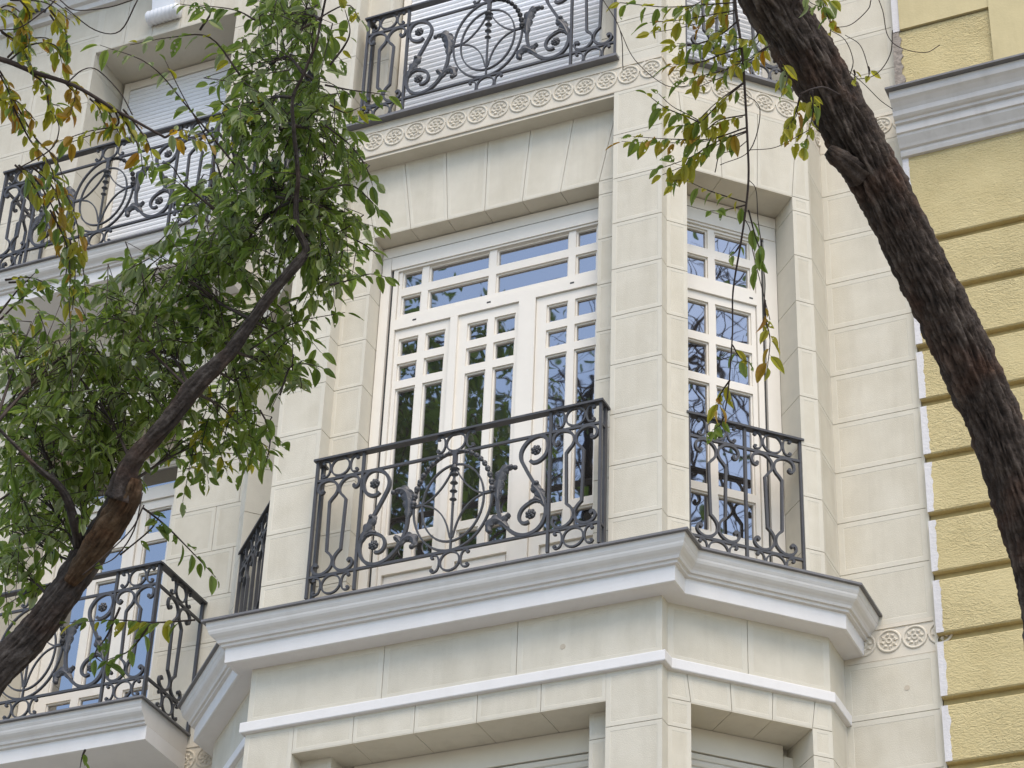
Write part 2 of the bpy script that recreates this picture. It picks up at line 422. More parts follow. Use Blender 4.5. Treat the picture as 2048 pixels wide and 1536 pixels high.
# ---- stone blocks of the bay
def bay_storey(fl):
    z = fl * H; base = z + Z0
    zb = z
    if fl > -1: zt, zh = z + 3.624, z + 3.0
    else: zt, zh = z + H - .70, z + H - .874
    # front piers
    for (a, b) in courses(zb, zt, base):
        block(bay, FRONT, rectq(XL, RX0, a, b), .028, (1, 0, 1, 0))
        block(bay, FRONT, rectq(RX1, XR, a, b), .028, (1, 0, 1, 0))
        block(bay, STEP_R, rectq(BT, S, a, b), .02, (1, 0, 1, 0), panel=False)
    rt = z + (3.6 if fl > -1 else H - .874)
    for (a, b) in courses(zb, rt, base):
        block(bay, PIER_L, rectq(BT, RD, a, b), .02, (1, 0, 1, 0), panel=False)
    # recess jambs and the reveal
    jt = zh
    for (a, b) in courses(zb, jt, base):
        block(bay, RECESS, rectq(RX0, OX0, a, b), .022, (1, 0, 1, 0))
        block(bay, RECESS, rectq(OX1, RX1, a, b), .022, (1, 0, 1, 0))
        block(bay, REV_L, rectq(RD + BT, WY + .1, a, b), .02, (1, 0, 1, 0), panel=False)
    # voussoirs over the opening
    if fl > -1:
        n = 6; xs0 = [OX0 + (OX1 - OX0) * i / n for i in range(n + 1)]
        cx = (OX0 + OX1) / 2
        xt = [cx + (x - cx) * 1.15 for x in xs0]
        xt = [min(max(x, RX0), RX1) for x in xt]
        for i in range(n):
            block(bay, RECESS, [(xs0[i], zh), (xs0[i + 1], zh), (xt[i + 1], z + 3.6), (xt[i], z + 3.6)], .022, (0, 1, 0, 1))
        for (x0, xa, xb, x1) in ((RX0, OX0, xt[0], RX0), (None, None, None, None)):
            if x0 is None: continue
            block(bay, RECESS, [(RX0, zh), (OX0, zh), (xt[0], z + 3.6), (RX0, z + 3.6)], .022, (1, 1, 0, 0))
        block(bay, RECESS, [(OX1, zh), (RX1, zh), (RX1, z + 3.6), (xt[n], z + 3.6)], .022, (1, 0, 0, 1))
    else:
        n = 5; xs0 = [RX0 + (RX1 - RX0) * i / n for i in range(n + 1)]
        cx = (RX0 + RX1) / 2; xt = xs0
        for i in range(n):
            block(bay, FRONT, [(xs0[i], zh), (xs0[i + 1], zh), (xt[i + 1], zt), (xt[i], zt)], .022, (0, 1, 0, 1))
    # canted faces
    for fr, t0, t1, right in ((CANT_R, TW0, TW1, True), (CANT_L, CL - TW1, CL - TW0, False)):
        for (a, b) in courses(zb, zt if fl > -1 else zh, base):
            if fl > -1 and a >= zh - .05: break
            b2 = min(b, zh) if b > zh - .12 else b
            if right:
                block(bay, fr, rectq(0, t0, a, b2), .024, (1, 0, 1, 0)); block(bay, fr, rectq(t1, CL, a, b2), .024, (1, 0, 1, 0))
            else:
                block(bay, fr, rectq(0, t0, a, b2), .024, (1, 0, 1, 0)); block(bay, fr, rectq(t1, CL, a, b2), .024, (1, 0, 1, 0))
        n = 3; xs0 = [t0 + (t1 - t0) * i / n for i in range(n + 1)]; cx = (t0 + t1) / 2
        xt = [cx + (x - cx) * (1.14 if fl > -1 else 1.06) for x in xs0]
        for i in range(n): block(bay, fr, [(xs0[i], zh), (xs0[i + 1], zh), (xt[i + 1], zt), (xt[i], zt)], .022, (0, 1, 0, 1))
        block(bay, fr, [(0, zh), (t0, zh), (xt[0], zt), (0, zt)], .022, (1, 1, 0, 0))
        block(bay, fr, [(t1, zh), (CL, zh), (CL, zt), (xt[n], zt)], .022, (1, 0, 0, 1))
        # reveals of the canted window
        for tt in (t0, t1):
            f2 = fr @ T(tt, 0, 0) @ Matrix.Rotation(R(90 if tt == t0 else -90), 4, 'Z')
            for (a, b) in courses(zb, zh, base):
                if tt == t0: block(bay, f2, rectq(BT, .40, a, b), .02, (1, 0, 1, 0), panel=False)
                else: block(bay, f2, rectq(-.40, -BT, a, b), .02, (1, 0, 1, 0), panel=False)
    # side returns to the main wall
    for (a, b) in courses(zb, zt, base):
        block(bay, RET_R, rectq(DY + .006, YW, a, b), .028, (1, 0, 1, 0))
        block(bay, RET_L, rectq(-YW, -DY - .006, a, b), .028, (1, 0, 1, 0))
for fl in (-1, 0, 1): bay_storey(fl)
# panels between string course and cornice
for x0, x1 in ((XL, -1.772), (-1.772, -.902), (-.902, XR)):
    block(bay, FRONT, rectq(x0, x1, -.633, -.262), .035, (0, 0 if x1 == XR else 1, 0, 0 if x0 == XL else 1))
block(bay, STEP_R, rectq(BT, S, -.633, -.262), .02, (0, 0, 0, 0), panel=False)
for fr in (CANT_R, CANT_L):
    block(bay, fr, rectq(0, .505, -.633, -.262), .035, (0, 1, 0, 0)); block(bay, fr, rectq(.505, CL, -.633, -.262), .035, (0, 0, 0, 1))
block(bay, RET_R, rectq(DY + .006, YW, -.633, -.262), .03, (0, 0, 0, 0)); block(bay, RET_L, rectq(-YW, -DY - .006, -.633, -.262), .03, (0, 0, 0, 0))

# soffits: recess top, window heads (each a slab with joints)
def soffit(fr, x0, x1, y0, y1, z, n=5):
    for i in range(n):
        a = x0 + (x1 - x0) * i / n; b = x0 + (x1 - x0) * (i + 1) / n
        mb = MB(); mb.box(a + (JT if i else 0), b - (JT if i < n - 1 else 0), y0, y1, z, z + .01)
        link('soffit_stone', mb.mesh('soffit_stone', M['plain']), bay, fr)
for fl in (0, 1):
    z = fl * H
    mb = MB(); mb.box(RX0 + .001, RX1 - .001, .001, RD + .01, z + 3.591, z + 3.602); link('recess_soffit', mb.mesh('recess_soffit', M['plain']), bay)
    soffit(FRONT, OX0 + .001, OX1 - .001, RD + .001, .42, z + 2.993, 6)
for fl in (-1, 0, 1):
    z = fl * H + (3.0 if fl > -1 else H - .874)
    soffit(CANT_R, TW0 + .001, TW1 - .001, .001, .42, z - .007, 3)
    soffit(CANT_L, CL - TW1 + .001, CL - TW0 - .001, .001, .42, z - .007, 3)
soffit(FRONT, RX0 + .001, RX1 - .001, .001, .42, -.874 - .007, 5)

# ---- offset paths for mouldings
BAYP = [(XL - DX, YW), (XL - DX, DY), (XL, S), (XL, 0), (XR, 0), (XR, S), (DX, DY), (DX, YW)]
def offpath(o):
    P = [Vector(p) for p in BAYP]; out = []
    for i in range(len(P)):
        if i == 0: d = (P[1] - P[0]).normalized(); n = Vector((d.y, -d.x)); out.append(P[0] + n * o); continue
        if i == len(P) - 1: d = (P[-1] - P[-2]).normalized(); n = Vector((d.y, -d.x)); out.append(P[-1] + n * o); continue
        d1 = (P[i] - P[i - 1]).normalized(); d2 = (P[i + 1] - P[i]).normalized()
        n1 = Vector((d1.y, -d1.x)); n2 = Vector((d2.y, -d2.x))
        p1 = P[i - 1] + n1 * o; p2 = P[i] + n2 * o; den = d1.x * d2.y - d1.y * d2.x
        t = ((p2.x - p1.x) * d2.y - (p2.y - p1.y) * d2.x) / den
        out.append(p1 + d1 * t)
    return out
def moulding(name, prof, matn, parent, z=0.0, smooth=()):
    mb = MB(); n = len(BAYP); rows = [offpath(o) for o, _ in prof]
    for k in range(len(prof) - 1):
        vs = [(p.x, p.y, prof[k][1] + z) for p in rows[k]] + [(p.x, p.y, prof[k + 1][1] + z) for p in rows[k + 1]]
        mb.add(vs, [(i, i + 1, n + i + 1, n + i) for i in range(n - 1)], 0, k in smooth)
    return link(name, mb.mesh(name, M[matn]), parent)
CYMA = [(.215, -.061), (.213, -.075), (.206, -.090), (.194, -.102), (.182, -.111), (.172, -.122), (.166, -.138)]
cor = moulding('cornice', [(.02, -.014), (.228, -.014), (.224, -.045), (.216, -.061)] + CYMA + [(.151, -.140), (.149, -.157), (.128, -.160)], 'cornice', BLD)
moulding('corona', [(.128, -.1595), (.1265, -.258), (.118, -.262), (.10, -.260), (-.004, -.266)], 'corona', cor)
def plate(name, o, z0, z1, matn, parent, inner=-.35):
    mb = MB(); a = offpath(o); b = offpath(inner); n = len(a)
    vs = [(p.x, p.y, z1) for p in a] + [(p.x, p.y, z1) for p in b] + [(p.x, p.y, z0) for p in a] + [(p.x, p.y, z0) for p in b]
    fs = [(i, i + 1, n + i + 1, n + i) for i in range(n - 1)] + [(2 * n + i, 3 * n + i, 3 * n + i + 1, 2 * n + i + 1) for i in range(n - 1)] + [(i, 2 * n + i, 2 * n + i + 1, i + 1) for i in range(n - 1)]
    mb.add(vs, fs); return link(name, mb.mesh(name, M[matn]), parent)
plate('flashing', .25, -.0145, 0.0, 'flash', cor)
moulding('string_course', [(-.004, -.633), (.0285, -.634), (.03, -.640), (.03, -.695), (.027, -.700), (-.004, -.703)], 'corona', BLD)

# ---- frieze with rosette roundels
def roundel_mesh():
    mb = MB()
    def ringsweep(r, wd, ht, seg):
        prof = [(-wd / 2, 0.002), (-wd / 2, -ht * .6), (-wd * .25, -ht), (wd * .25, -ht), (wd / 2, -ht * .6), (wd / 2, 0.002)]
        vs = []; k = len(prof)
        for i in range(seg):
            t = 2 * math.pi * i / seg
            for a, b in prof: vs.append(((r + a) * math.cos(t), b, (r + a) * math.sin(t)))
        mb.add(vs, [(i * k + j, i * k + j + 1, ((i + 1) % seg) * k + j + 1, ((i + 1) % seg) * k + j) for i in range(seg) for j in range(k - 1)], 0, True)
    ringsweep(.070, .015, .008, 28); ringsweep(.015, .010, .008, 12)
    for q in range(8):
        t = 2 * math.pi * q / 8 + .2; c, s_ = math.cos(t), math.sin(t)
        loc = [(.022, 0, 0), (.038, -.011, -.008), (.056, -.007, -.004), (.038, .011, -.008), (.040, 0, -.011), (.038, -.012, .002), (.038, .012, .002), (.058, 0, .002)]
        vs = [(x * c - z * s_, y, x * s_ + z * c) for (x, z, y) in loc]
        mb.add(vs, [(0, 1, 4), (1, 2, 4), (2, 3, 4), (3, 0, 4), (0, 5, 1), (5, 7, 2, 1), (0, 3, 6), (6, 3, 2, 7)], 0, False)
    return mb.mesh('roundel', M['frieze'])
ROUND = roundel_mesh()
def sbend_mesh():
    mb = MB(); pts = smooth_path([(-.075, .0), (-.071, .03), (-.05, .062), (-.035, .071)], 4)
    bar2d(mb, pts, .015, .014); return mb.mesh('guilloche_link', M['frieze'])
SB = sbend_mesh()
def frieze(fr, x0, x1, z0, z1, zc, xs, parent):
    mb = MB(); mb.box(x0, x1, 0.001, .012, z0 + .004, z1 - .012); mb.box(x0, x1, -.006, .012, z1 - .014, z1 + .012); mb.box(x0, x1, -.0005, .012, z0 - .0035, z0 + .001)
    f = link('frieze', mb.mesh('frieze', M['frieze']), parent, fr)
    for x in xs:
        link('roundel', ROUND, f, T(x, .001, zc)); link('guilloche_link', SB, f, T(x, .001, zc))
def xs_range(c, step, lo, hi):
    k0 = math.ceil((lo - c) / step); out = []
    while c + k0 * step <= hi: out.append(c + k0 * step); k0 += 1
    return out
frieze(FRONT, XL, XR, 3.628, 3.842, 3.747, xs_range(-.078, .1585, XL + .06, XR - .06), BLD)
frieze(STEP_R, BT + .0, S, 3.628, 3.842, 3.747, [], BLD)
frieze(CANT_R, 0, CL, 3.628, 3.842, 3.747, xs_range(.09, .1585, .06, CL - .06), BLD)
frieze(CANT_L, 0, CL, 3.628, 3.842, 3.747, xs_range(.09, .1585, .06, CL - .06), BLD)
frieze(RET_R, DY + .006, YW, 3.628, 3.842, 3.747, [DY + .085, DY + .243], BLD)
frieze(MAIN, DX, 1.309, 3.628, 3.842, 3.747, xs_range(1.012, .1575, DX + .06, 1.34), BLD)
frieze(MAIN, DX, 1.309, -.306, -.086, -.186, xs_range(1.012, .1575, DX + .06, 1.34), BLD)
frieze(MAIN, -7.9, XL - DX, 3.628, 3.842, 3.747, xs_range(XL - DX - .09, .1575, -7.8, XL - DX - .06), BLD)
frieze(MAIN, -7.9, XL - DX, -.306, -.086, -.186, xs_range(XL - DX - .09, .1575, -3.95, XL - DX - .06), BLD)
# plain band above the frieze, bay storey 2 base
for fl, fr, x0, x1 in ((1, MAIN, -7.9, XL - DX), (1, FRONT, XL, XR), (1, CANT_R, 0, CL), (1, CANT_L, 0, CL), (1, RET_R, DY + .006, YW)):
    block(bay, fr, rectq(x0, x1, 3.842 + .012, H), .03, (0, 0, 0, 0), panel=False)
block(bay, STEP_R, rectq(BT, S, 3.854, H), .02, (0, 0, 0, 0), panel=False)

# ---- main wall
mainw = empty('main_wall', BLD)
LO0, LO1 = -5.53, -4.167        # left window opening
bx = [(DX - .05, 1.31, B, .4, -H, 2 * H), (LO1, XL - DX + .05, B, .5, -H, 2 * H + .6), (-7.9, LO0 - B, B, .5, -H, 2 * H + .6)]
for fl in (-1, 0, 1): bx.append((LO0, LO1, B, .5, fl * H + 2.7 + .006, fl * H + H))
back(mainw, 'wall_core', bx, MAIN)
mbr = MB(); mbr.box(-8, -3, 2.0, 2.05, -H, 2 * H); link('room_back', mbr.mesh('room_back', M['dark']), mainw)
LH = 2.7
for fl in (-1, 0, 1):
    z = fl * H; base = z + Z0
    bot = z - .3 if fl > -1 else z
    segs = courses(z if fl == -1 else z - .073, z + 3.624 if fl != -1 else z + H - .306, base)
    for (a, b) in segs:
        block(mainw, MAIN, rectq(DX, 1.289, a, b), .035, (1, 0, 1, 0))
    k = 0
    for (a, b) in courses(z - .073 if fl == 0 else z, z + 3.624 if fl != -1 else z + H - .306, base):
        k += 1
        j = -3.80 if k % 2 else -3.62
        block(mainw, MAIN, rectq(LO1, j, a, b), .03, (1, 1, 1, 0)); block(mainw, MAIN, rectq(j, XL - DX, a, b), .03, (1, 0, 1, 1))
        j = -6.1 if k % 2 else -5.85
        block(mainw, MAIN, rectq(j, LO0, a, b), .03, (1, 0, 1, 1)); block(mainw, MAIN, rectq(-6.9, j, a, b), .03, (1, 1, 1, 1)); block(mainw, MAIN, rectq(-7.9, -6.9, a, b), .03, (1, 1, 1, 1))
    n = 5; xs0 = [LO0 + (LO1 - LO0) * i / n for i in range(n + 1)]
    for i in range(n): block(mainw, MAIN, rectq(xs0[i], xs0[i + 1], z + LH, z + H - (.31 if fl < 1 else .0)), .03, (0, 1 if i < n - 1 else 0, 1, 1 if i else 0))
    fL = frame((LO0, 0, 0), (0, 1))
    for (a, b) in courses(z, z + LH, base): block(mainw, fL, rectq(YW + BT, YW + .5, a, b), .03, (1, 0, 1, 0), panel=False)
    mb = MB(); mb.box(LO0 + .001, LO1 - .001, YW + .001, YW + .5, z + LH - .007, z + LH + .004); link('soffit_stone', mb.mesh('soffit_stone', M['plain']), mainw)
# edge fillet beside the neighbour and tie plugs
mb = MB(); mb.box(1.2905, 1.309, YW - .008, YW + .05, -H, 2 * H); link('edge_fillet', mb.mesh('edge_fillet', M['margin']), mainw)
def plug(fr, x, z):
    mb = MB(); n = 14; vs = [(x + .017 * math.cos(2 * math.pi * i / n), -.001, z + .017 * math.sin(2 * math.pi * i / n)) for i in range(n)]
    vs += [(a, .004, c) for a, b, c in vs]
    mb.add(vs, [tuple(range(n))] + [(i, (i + 1) % n, n + (i + 1) % n, n + i) for i in range(n)]); link('wall_plug', mb.mesh('wall_plug', M['stain']), mainw, fr)
plug(MAIN, 1.104, -.511); plug(FRONT, -.612, -.485)

# ------------------------------------------------------------------ windows
def holeplate(mb, X0, X1, Z0_, Z1_, holes, y, depth, mi=0):
    xs = sorted(set([X0, X1] + [v for h in holes for v in h[:2]])); zs = sorted(set([Z0_, Z1_] + [v for h in holes for v in h[2:]]))
    def solid(i, j):
        if i < 0 or j < 0 or i >= len(xs) - 1 or j >= len(zs) - 1: return False
        cx, cz = (xs[i] + xs[i + 1]) / 2, (zs[j] + zs[j + 1]) / 2
        return not any(h[0] < cx < h[1] and h[2] < cz < h[3] for h in holes)
    for i in range(len(xs) - 1):
        for j in range(len(zs) - 1):
            if not solid(i, j): continue
            a, b, c, d = xs[i], xs[i + 1], zs[j], zs[j + 1]
            mb.add([(a, y, c), (b, y, c), (b, y, d), (a, y, d)], [(0, 1, 2, 3)], mi)
            if not solid(i - 1, j): mb.add([(a, y, c), (a, y, d), (a, y + depth, d), (a, y + depth, c)], [(0, 1, 2, 3)], mi)
            if not solid(i + 1, j): mb.add([(b, y, c), (b, y + depth, c), (b, y + depth, d), (b, y, d)], [(0, 1, 2, 3)], mi)
            if not solid(i, j - 1): mb.add([(a, y, c), (a, y + depth, c), (b, y + depth, c), (b, y, c)], [(0, 1, 2, 3)], mi)
            if not solid(i, j + 1): mb.add([(a, y, d), (b, y, d), (b, y + depth, d), (a, y + depth, d)], [(0, 1, 2, 3)], mi)
PANE = {}
def sash(name, win, X0, X1, Za, Zb, panes, y, panels=()):
    mb = MB(); e = .011
    holes = [(a - e, b + e, c - e, d + e) for a, b, c, d in panes] + [(a - .014, b + .014, c - .014, d + .014) for a, b, c, d in panels]
    holeplate(mb, X0, X1, Za, Zb, holes, y, .045)
    for (a, b, c, d) in panes: holeplate(mb, a - e, b + e, c - e, d + e, [(a, b, c, d)], y + .013, .022)
    for (a, b, c, d) in panels:
        mb.box(a, b, y + .016, y + .03, c, d); mb.box(a - .014, b + .014, y + .024, y + .034, c - .014, d + .014)
    s_ = link(name, mb.mesh(name, M['wood']), win)
    for (a, b, c, d) in panes:
        key = (round(b - a, 3), round(d - c, 3)); me = PANE.get(key)
        if me is None:
            q = MB(); q.box(0, b - a, 0, .006, 0, d - c); me = q.mesh('pane', M['glass']); PANE[key] = me
        link('pane', me, win, T(a, y + .028, c))
    return s_
def cell(cols, rows): return [(a, b, c, d) for a, b in cols for c, d in rows]
def bay_window():
    win = empty('window', BLD, frame((0, WY, 0), (1, 0)))
    # fixed frame
    mb = MB()
    fx0, fx1 = -2.045, -.50
    holeplate(mb, fx0, fx1, 0.0, 2.79, [(-2.012, -1.571, .03, 2.288), (-1.5685, -1.102, .03, 2.288), (-.983, -.528, .03, 2.288), (-2.012, -.528, 2.37, 2.775)], -.008, .06)
    link('frame', mb.mesh('frame', M['wood']), win)
    sash('transom', win, -2.0095, -.5305, 2.3725, 2.7725, cell([(-1.974, -1.846), (-1.774, -1.348), (-1.273, -.773), (-.70, -.572)], [(2.643, 2.7595), (2.42, 2.557)]), .006)
    rows = [(2.083, 2.203), (1.885, 2.002), (.70, 1.803), (.505, .622)]
    for (a, b, cols) in ((-2.0095, -1.5735, [(-1.971, -1.847), (-1.773, -1.648)]), (-1.566, -1.1045, [(-1.467, -1.341), (-1.27, -1.14)]), (-.9805, -.5305, [(-.898, -.77), (-.698, -.569)])):
        sash('door_leaf', win, a, b, .033, 2.2855, cell(cols, rows), .008, panels=[(cols[0][0], cols[1][1], .10, .395)])
    mb = MB(); mb.box(-1.595, -1.542, -.012, .02, .035, 2.284); link('astragal', mb.mesh('astragal', M['wood']), win)
    for x in (-1.88, -1.335, -.74):
        mb = MB(); mb.box(x, x + .028, -.0095, 0, 2.33, 2.342); link('vent_slot', mb.mesh('vent_slot', M['slot']), win)
    # head board, shutter slot and side guides
    mb = MB(); mb.box(OX0 + .005, OX1 - .005, -.015, .06, 2.902, 2.985); link('head_board', mb.mesh('head_board', M['wood']), win)
    mb = MB(); mb.box(-2.062, OX1 - .005, -.018, .03, 2.792, 2.893); link('shutter_end_bar', mb.mesh('shutter_end_bar', M['wood']), win)
    mb = MB(); mb.box(-2.055, -.5, -.004, .04, 2.78, 2.905); link('shutter_slot', mb.mesh('shutter_slot', M['slot']), win)
    mb = MB(); mb.box(OX0 + .006, -2.068, -.012, .06, 0, 2.90); link('side_guide', mb.mesh('side_guide', M['wood']), win)
    mb = MB(); mb.box(-2.068, -2.046, .012, .05, 0, 2.90); link('guide_slot', mb.mesh('guide_slot', M['slot']), win)
bay_window()
def cant_window(fr, mirror):
    win = empty('window', BLD, fr @ T(0, .265, 0))
    f = (lambda t: CL - t) if mirror else (lambda t: t)
    rg = lambda a, b: (min(f(a), f(b)), max(f(a), f(b)))
    cols = [rg(.165, .402), rg(.472, .706)]
    mb = MB(); a, b = rg(.145, .79); holeplate(mb, a, b, 0, 2.79, [rg(.15, .752) + (.03, 2.235), rg(.15, .752) + (2.33, 2.775)], -.008, .06); link('frame', mb.mesh('frame', M['wood']), win)
    a, b = rg(.1525, .7495)
    sash('transom', win, a, b, 2.3325, 2.7725, cell(cols, [(2.612, 2.745), (2.372, 2.522)]), .006)
    sash('door_leaf', win, a, b, .033, 2.2325, cell(cols, [(1.928, 2.16), (1.61, 1.845), (.80, 1.53), (.468, .722)]), .008, panels=[(min(c[0] for c in cols), max(c[1] for c in cols), .1, .40)])
    a, b = rg(TW0 + .003, TW1 - .003)
    mb = MB(); mb.box(a, b, -.015, .06, 2.902, 2.985); link('head_board', mb.mesh('head_board', M['wood']), win)
    mb = MB(); mb.box(a + .01, b - .01, -.018, .03, 2.792, 2.893); link('shutter_end_bar', mb.mesh('shutter_end_bar', M['wood']), win)
    mb = MB(); mb.box(a + .01, b - .01, -.004, .04, 2.78, 2.905); link('shutter_slot', mb.mesh('shutter_slot', M['slot']), win)
    a, b = rg(.812, TW1 - .004); mb = MB(); mb.box(a, b, -.012, .06, 0, 2.90); link('side_guide', mb.mesh('side_guide', M['wood']), win)
    a, b = rg(.79, .812); mb = MB(); mb.box(a, b, .012, .05, 0, 2.90); link('guide_slot', mb.mesh('guide_slot', M['slot']), win)
    a, b = rg(.70, .725); mb = MB(); mb.box(a, b, -.0095, 0, 2.275, 2.287); link('vent_slot', mb.mesh('vent_slot', M['slot']), win)
cant_window(CANT_R, False); cant_window(CANT_L, True)
def left_window():
    win = empty('window', BLD, frame((0, 1.51, 0), (1, 0)))
    mb = MB(); holeplate(mb, LO0 + .01, LO1 - .01, 0, LH - .1, [(-5.40, -4.762, .03, 2.23), (-4.712, -4.19, .03, 2.23), (-5.40, -4.19, 2.32, 2.55)], -.01, .07); link('frame', mb.mesh('frame', M['wood']), win)
    rows = [(1.955, 2.145), (1.70, 1.868), (.755, 1.605), (.47, .66)]
    sash('door_leaf', win, -5.3975, -4.7645, .033, 2.2275, cell([(-5.285, -5.10), (-5.01, -4.83)], rows), .008, panels=[(-5.285, -4.83, .1, .38)])
    sash('door_leaf', win, -4.7095, -4.1925, .033, 2.2275, cell([(-4.645, -4.455), (-4.38, -4.22)], rows), .008, panels=[(-4.645, -4.22, .1, .38)])
    sash('transom', win, -5.3975, -4.1925, 2.3225, 2.5475, cell([(-5.34, -4.83), (-4.75, -4.25)], [(2.36, 2.51)]), .006)
    mb = MB(); mb.box(LO0 + .005, LO1 - .005, -.03, .06, LH - .098, LH - .01); link('head_board', mb.mesh('head_board', M['wood']), win)
left_window()

# ------------------------------------------------------------------ roller shutters
def shutter(fr, x0, x1, z0, z1, pitch, matn, frame_side=.06, head=.08):
    sh = empty('roller_shutter', BLD, fr)
    mb = MB(); h = pitch; d = .011
    prof = [(0, .0), (-d * .6, h * .12), (-d, h * .45), (-d * .8, h * .8), (-.001, h * .955), (.006, h * .96), (.006, 0)]
    mb.prism(prof, 'x', 0, x1 - x0)
    me = mb.mesh('slat', M[matn]); n = int((z1 - z0) / pitch)
    for i in range(n): link('slat', me, sh, T(x0, 0, z1 - (i + 1) * pitch))
    mb = MB(); mb.box(x0 - frame_side, x0 - .002, -.02, .05, z0, z1 + .08); mb.box(x1 + .002, x1 + frame_side, -.02, .05, z0, z1 + .08); mb.box(x0 - .001, x1 + .001, -.015, .05, z1 + .003, z1 + head); mb.box(x0 - frame_side, x1 + frame_side, .051, .08, z1 - .1, z1 + head + .05)
    link('side_guide', mb.mesh('side_guide', M['wood' if matn == 'slat' else 'slatcream']), sh)
    mb = MB(); mb.box(x0, x1, .008, .02, z0, z1); link('slat_gap', mb.mesh('slat_gap', M['joint']), sh)
    return sh
shutter(frame((0, WY, 0), (1, 0)), OX0 + .075, OX1 - .075, H, H + 2.9, .0435, 'slat')
shutter(CANT_R @ T(0, .28, 0), TW0 + .06, TW1 - .06, H, H + 2.9, .0435, 'slat')
shutter(CANT_L @ T(0, .28, 0), CL - TW1 + .06, CL - TW0 - .06, H, H + 2.9, .0435, 'slat')
shutter(frame((0, YW + .45, 0), (1, 0)), LO0 + .09, LO1 - .09, H, H + 2.6, .0435, 'slat')
shutter(frame((0, WY + .02, 0), (1, 0)), OX0 + .07, OX1 - .07, -H, -.874 - .16, .0435, 'slatcream', head=.15)
shutter(CANT_R @ T(0, .28, 0), TW0 + .06, TW1 - .06, -H, -.874 - .16, .0435, 'slatcream', head=.15)
shutter(CANT_L @ T(0, .28, 0), CL - TW1 + .06, CL - TW0 - .06, -H, -.874 - .16, .0435, 'slatcream', head=.15)
shutter(frame((0, YW + .45, 0), (1, 0)), LO0 + .09, LO1 - .09, -H, -H + 2.6, .0435, 'slatcream')

# ------------------------------------------------------------------ ironwork
IB, ID = .016, .020
MESH = {}
def iron(key, fn):
    if key not in MESH:
        mb = MB(); fn(mb); MESH[key] = mb.mesh(key.split('@')[0], M['iron'])
    return MESH[key]
def ell(cx, cz, rx, rz, n=40): return [(cx + rx * math.cos(2 * math.pi * i / n), cz + rz * math.sin(2 * math.pi * i / n)) for i in range(n)]
def spiral_end(c, r0, a0, turns, n=10, shrink=.35):
    return [(c[0] + r0 * (1 - (1 - shrink) * i / n) * math.cos(a0 + turns * 2 * math.pi * i / n), c[1] + r0 * (1 - (1 - shrink) * i / n) * math.sin(a0 + turns * 2 * math.pi * i / n)) for i in range(n + 1)]
def ringM(mb): bar2d(mb, ell(0, 0, .064, .064, 32), .011, .016, closed=True)
def cscrollM(mb):   # C opening towards +x, back near x=0
    p = [(.050, .034), (.044, .026), (.034, .030), (.034, .044), (.046, .054), (.060, .048), (.064, .034)]
    up = [(.046, .027), (.036, .030), (.034, .043), (.046, .053), (.059, .046), (.058, .028)]
    pts = smooth_path([(.044, .040), (.052, .038), (.055, .046), (.048, .056), (.034, .058), (.016, .050), (.006, .030), (.002, 0), (.006, -.030), (.016, -.050), (.034, -.058), (.048, -.056), (.055, -.046), (.052, -.038), (.044, -.040)], 4)
    bar2d(mb, pts, .010, .015)
    for z in (.041, -.041):
        vs = []; n = 8
        for y in (-.009, .009): vs += [(.045 + .009 * math.cos(2 * math.pi * i / n), y, z + .009 * math.sin(2 * math.pi * i / n)) for i in range(n)]
        mb.add(vs, [tuple(range(n)), tuple(range(n, 2 * n))] + [(i, (i + 1) % n, n + (i + 1) % n, n + i) for i in range(n)])
LY = [(.072, .752), (.058, .742), (.040, .752), (.032, .780), (.046, .815), (.085, .832), (.130, .822), (.160, .792), (.170, .757), (.160, .722), (.135, .692), (.118, .668)]
LY2 = [(.126, .312), (.150, .288), (.166, .262), (.172, .232), (.163, .196), (.132, .164), (.092, .153), (.055, .168), (.038, .196), (.044, .222), (.060, .230), (.070, .220)]
def lyreM(mb):
    a = smooth_path(LY, 4); b = smooth_path(LY2, 4)
    bar2d(mb, a + [Vector((.118, .66)), Vector((.126, .32))] + b, IB, ID)
    for c in ((.066, .757), (.064, .219)):
        vs = []; n = 8
        for y in (-.012, .012): vs += [(c[0] + .012 * math.cos(2 * math.pi * i / n), y, c[1] + .012 * math.sin(2 * math.pi * i / n)) for i in range(n)]
        mb.add(vs, [tuple(range(n)), tuple(range(n, 2 * n))] + [(i, (i + 1) % n, n + (i + 1) % n, n + i) for i in range(n)])
def sscrollM(mb):
    up = [(.455, .668), (.432, .650), (.395, .655), (.355, .690), (.337, .755), (.358, .815), (.405, .836), (.470, .812), (.512, .755), (.516, .695), (.492, .635), (.440, .530), (.400, .455), (.362, .380), (.345, .315), (.346, .262), (.368, .205), (.410, .165), (.470, .150), (.530, .168), (.585, .215), (.628, .280), (.652, .350), (.662, .430), (.657, .510)]
    bar2d(mb, smooth_path(up, 4), .021, .022)
def sscroll2M(mb):
    lo = [(.352, .335), (.372, .362), (.410, .378), (.455, .366), (.498, .335), (.516, .290), (.506, .250), (.478, .232), (.450, .238)]
    bar2d(mb, smooth_path(lo, 4), .019, .022)
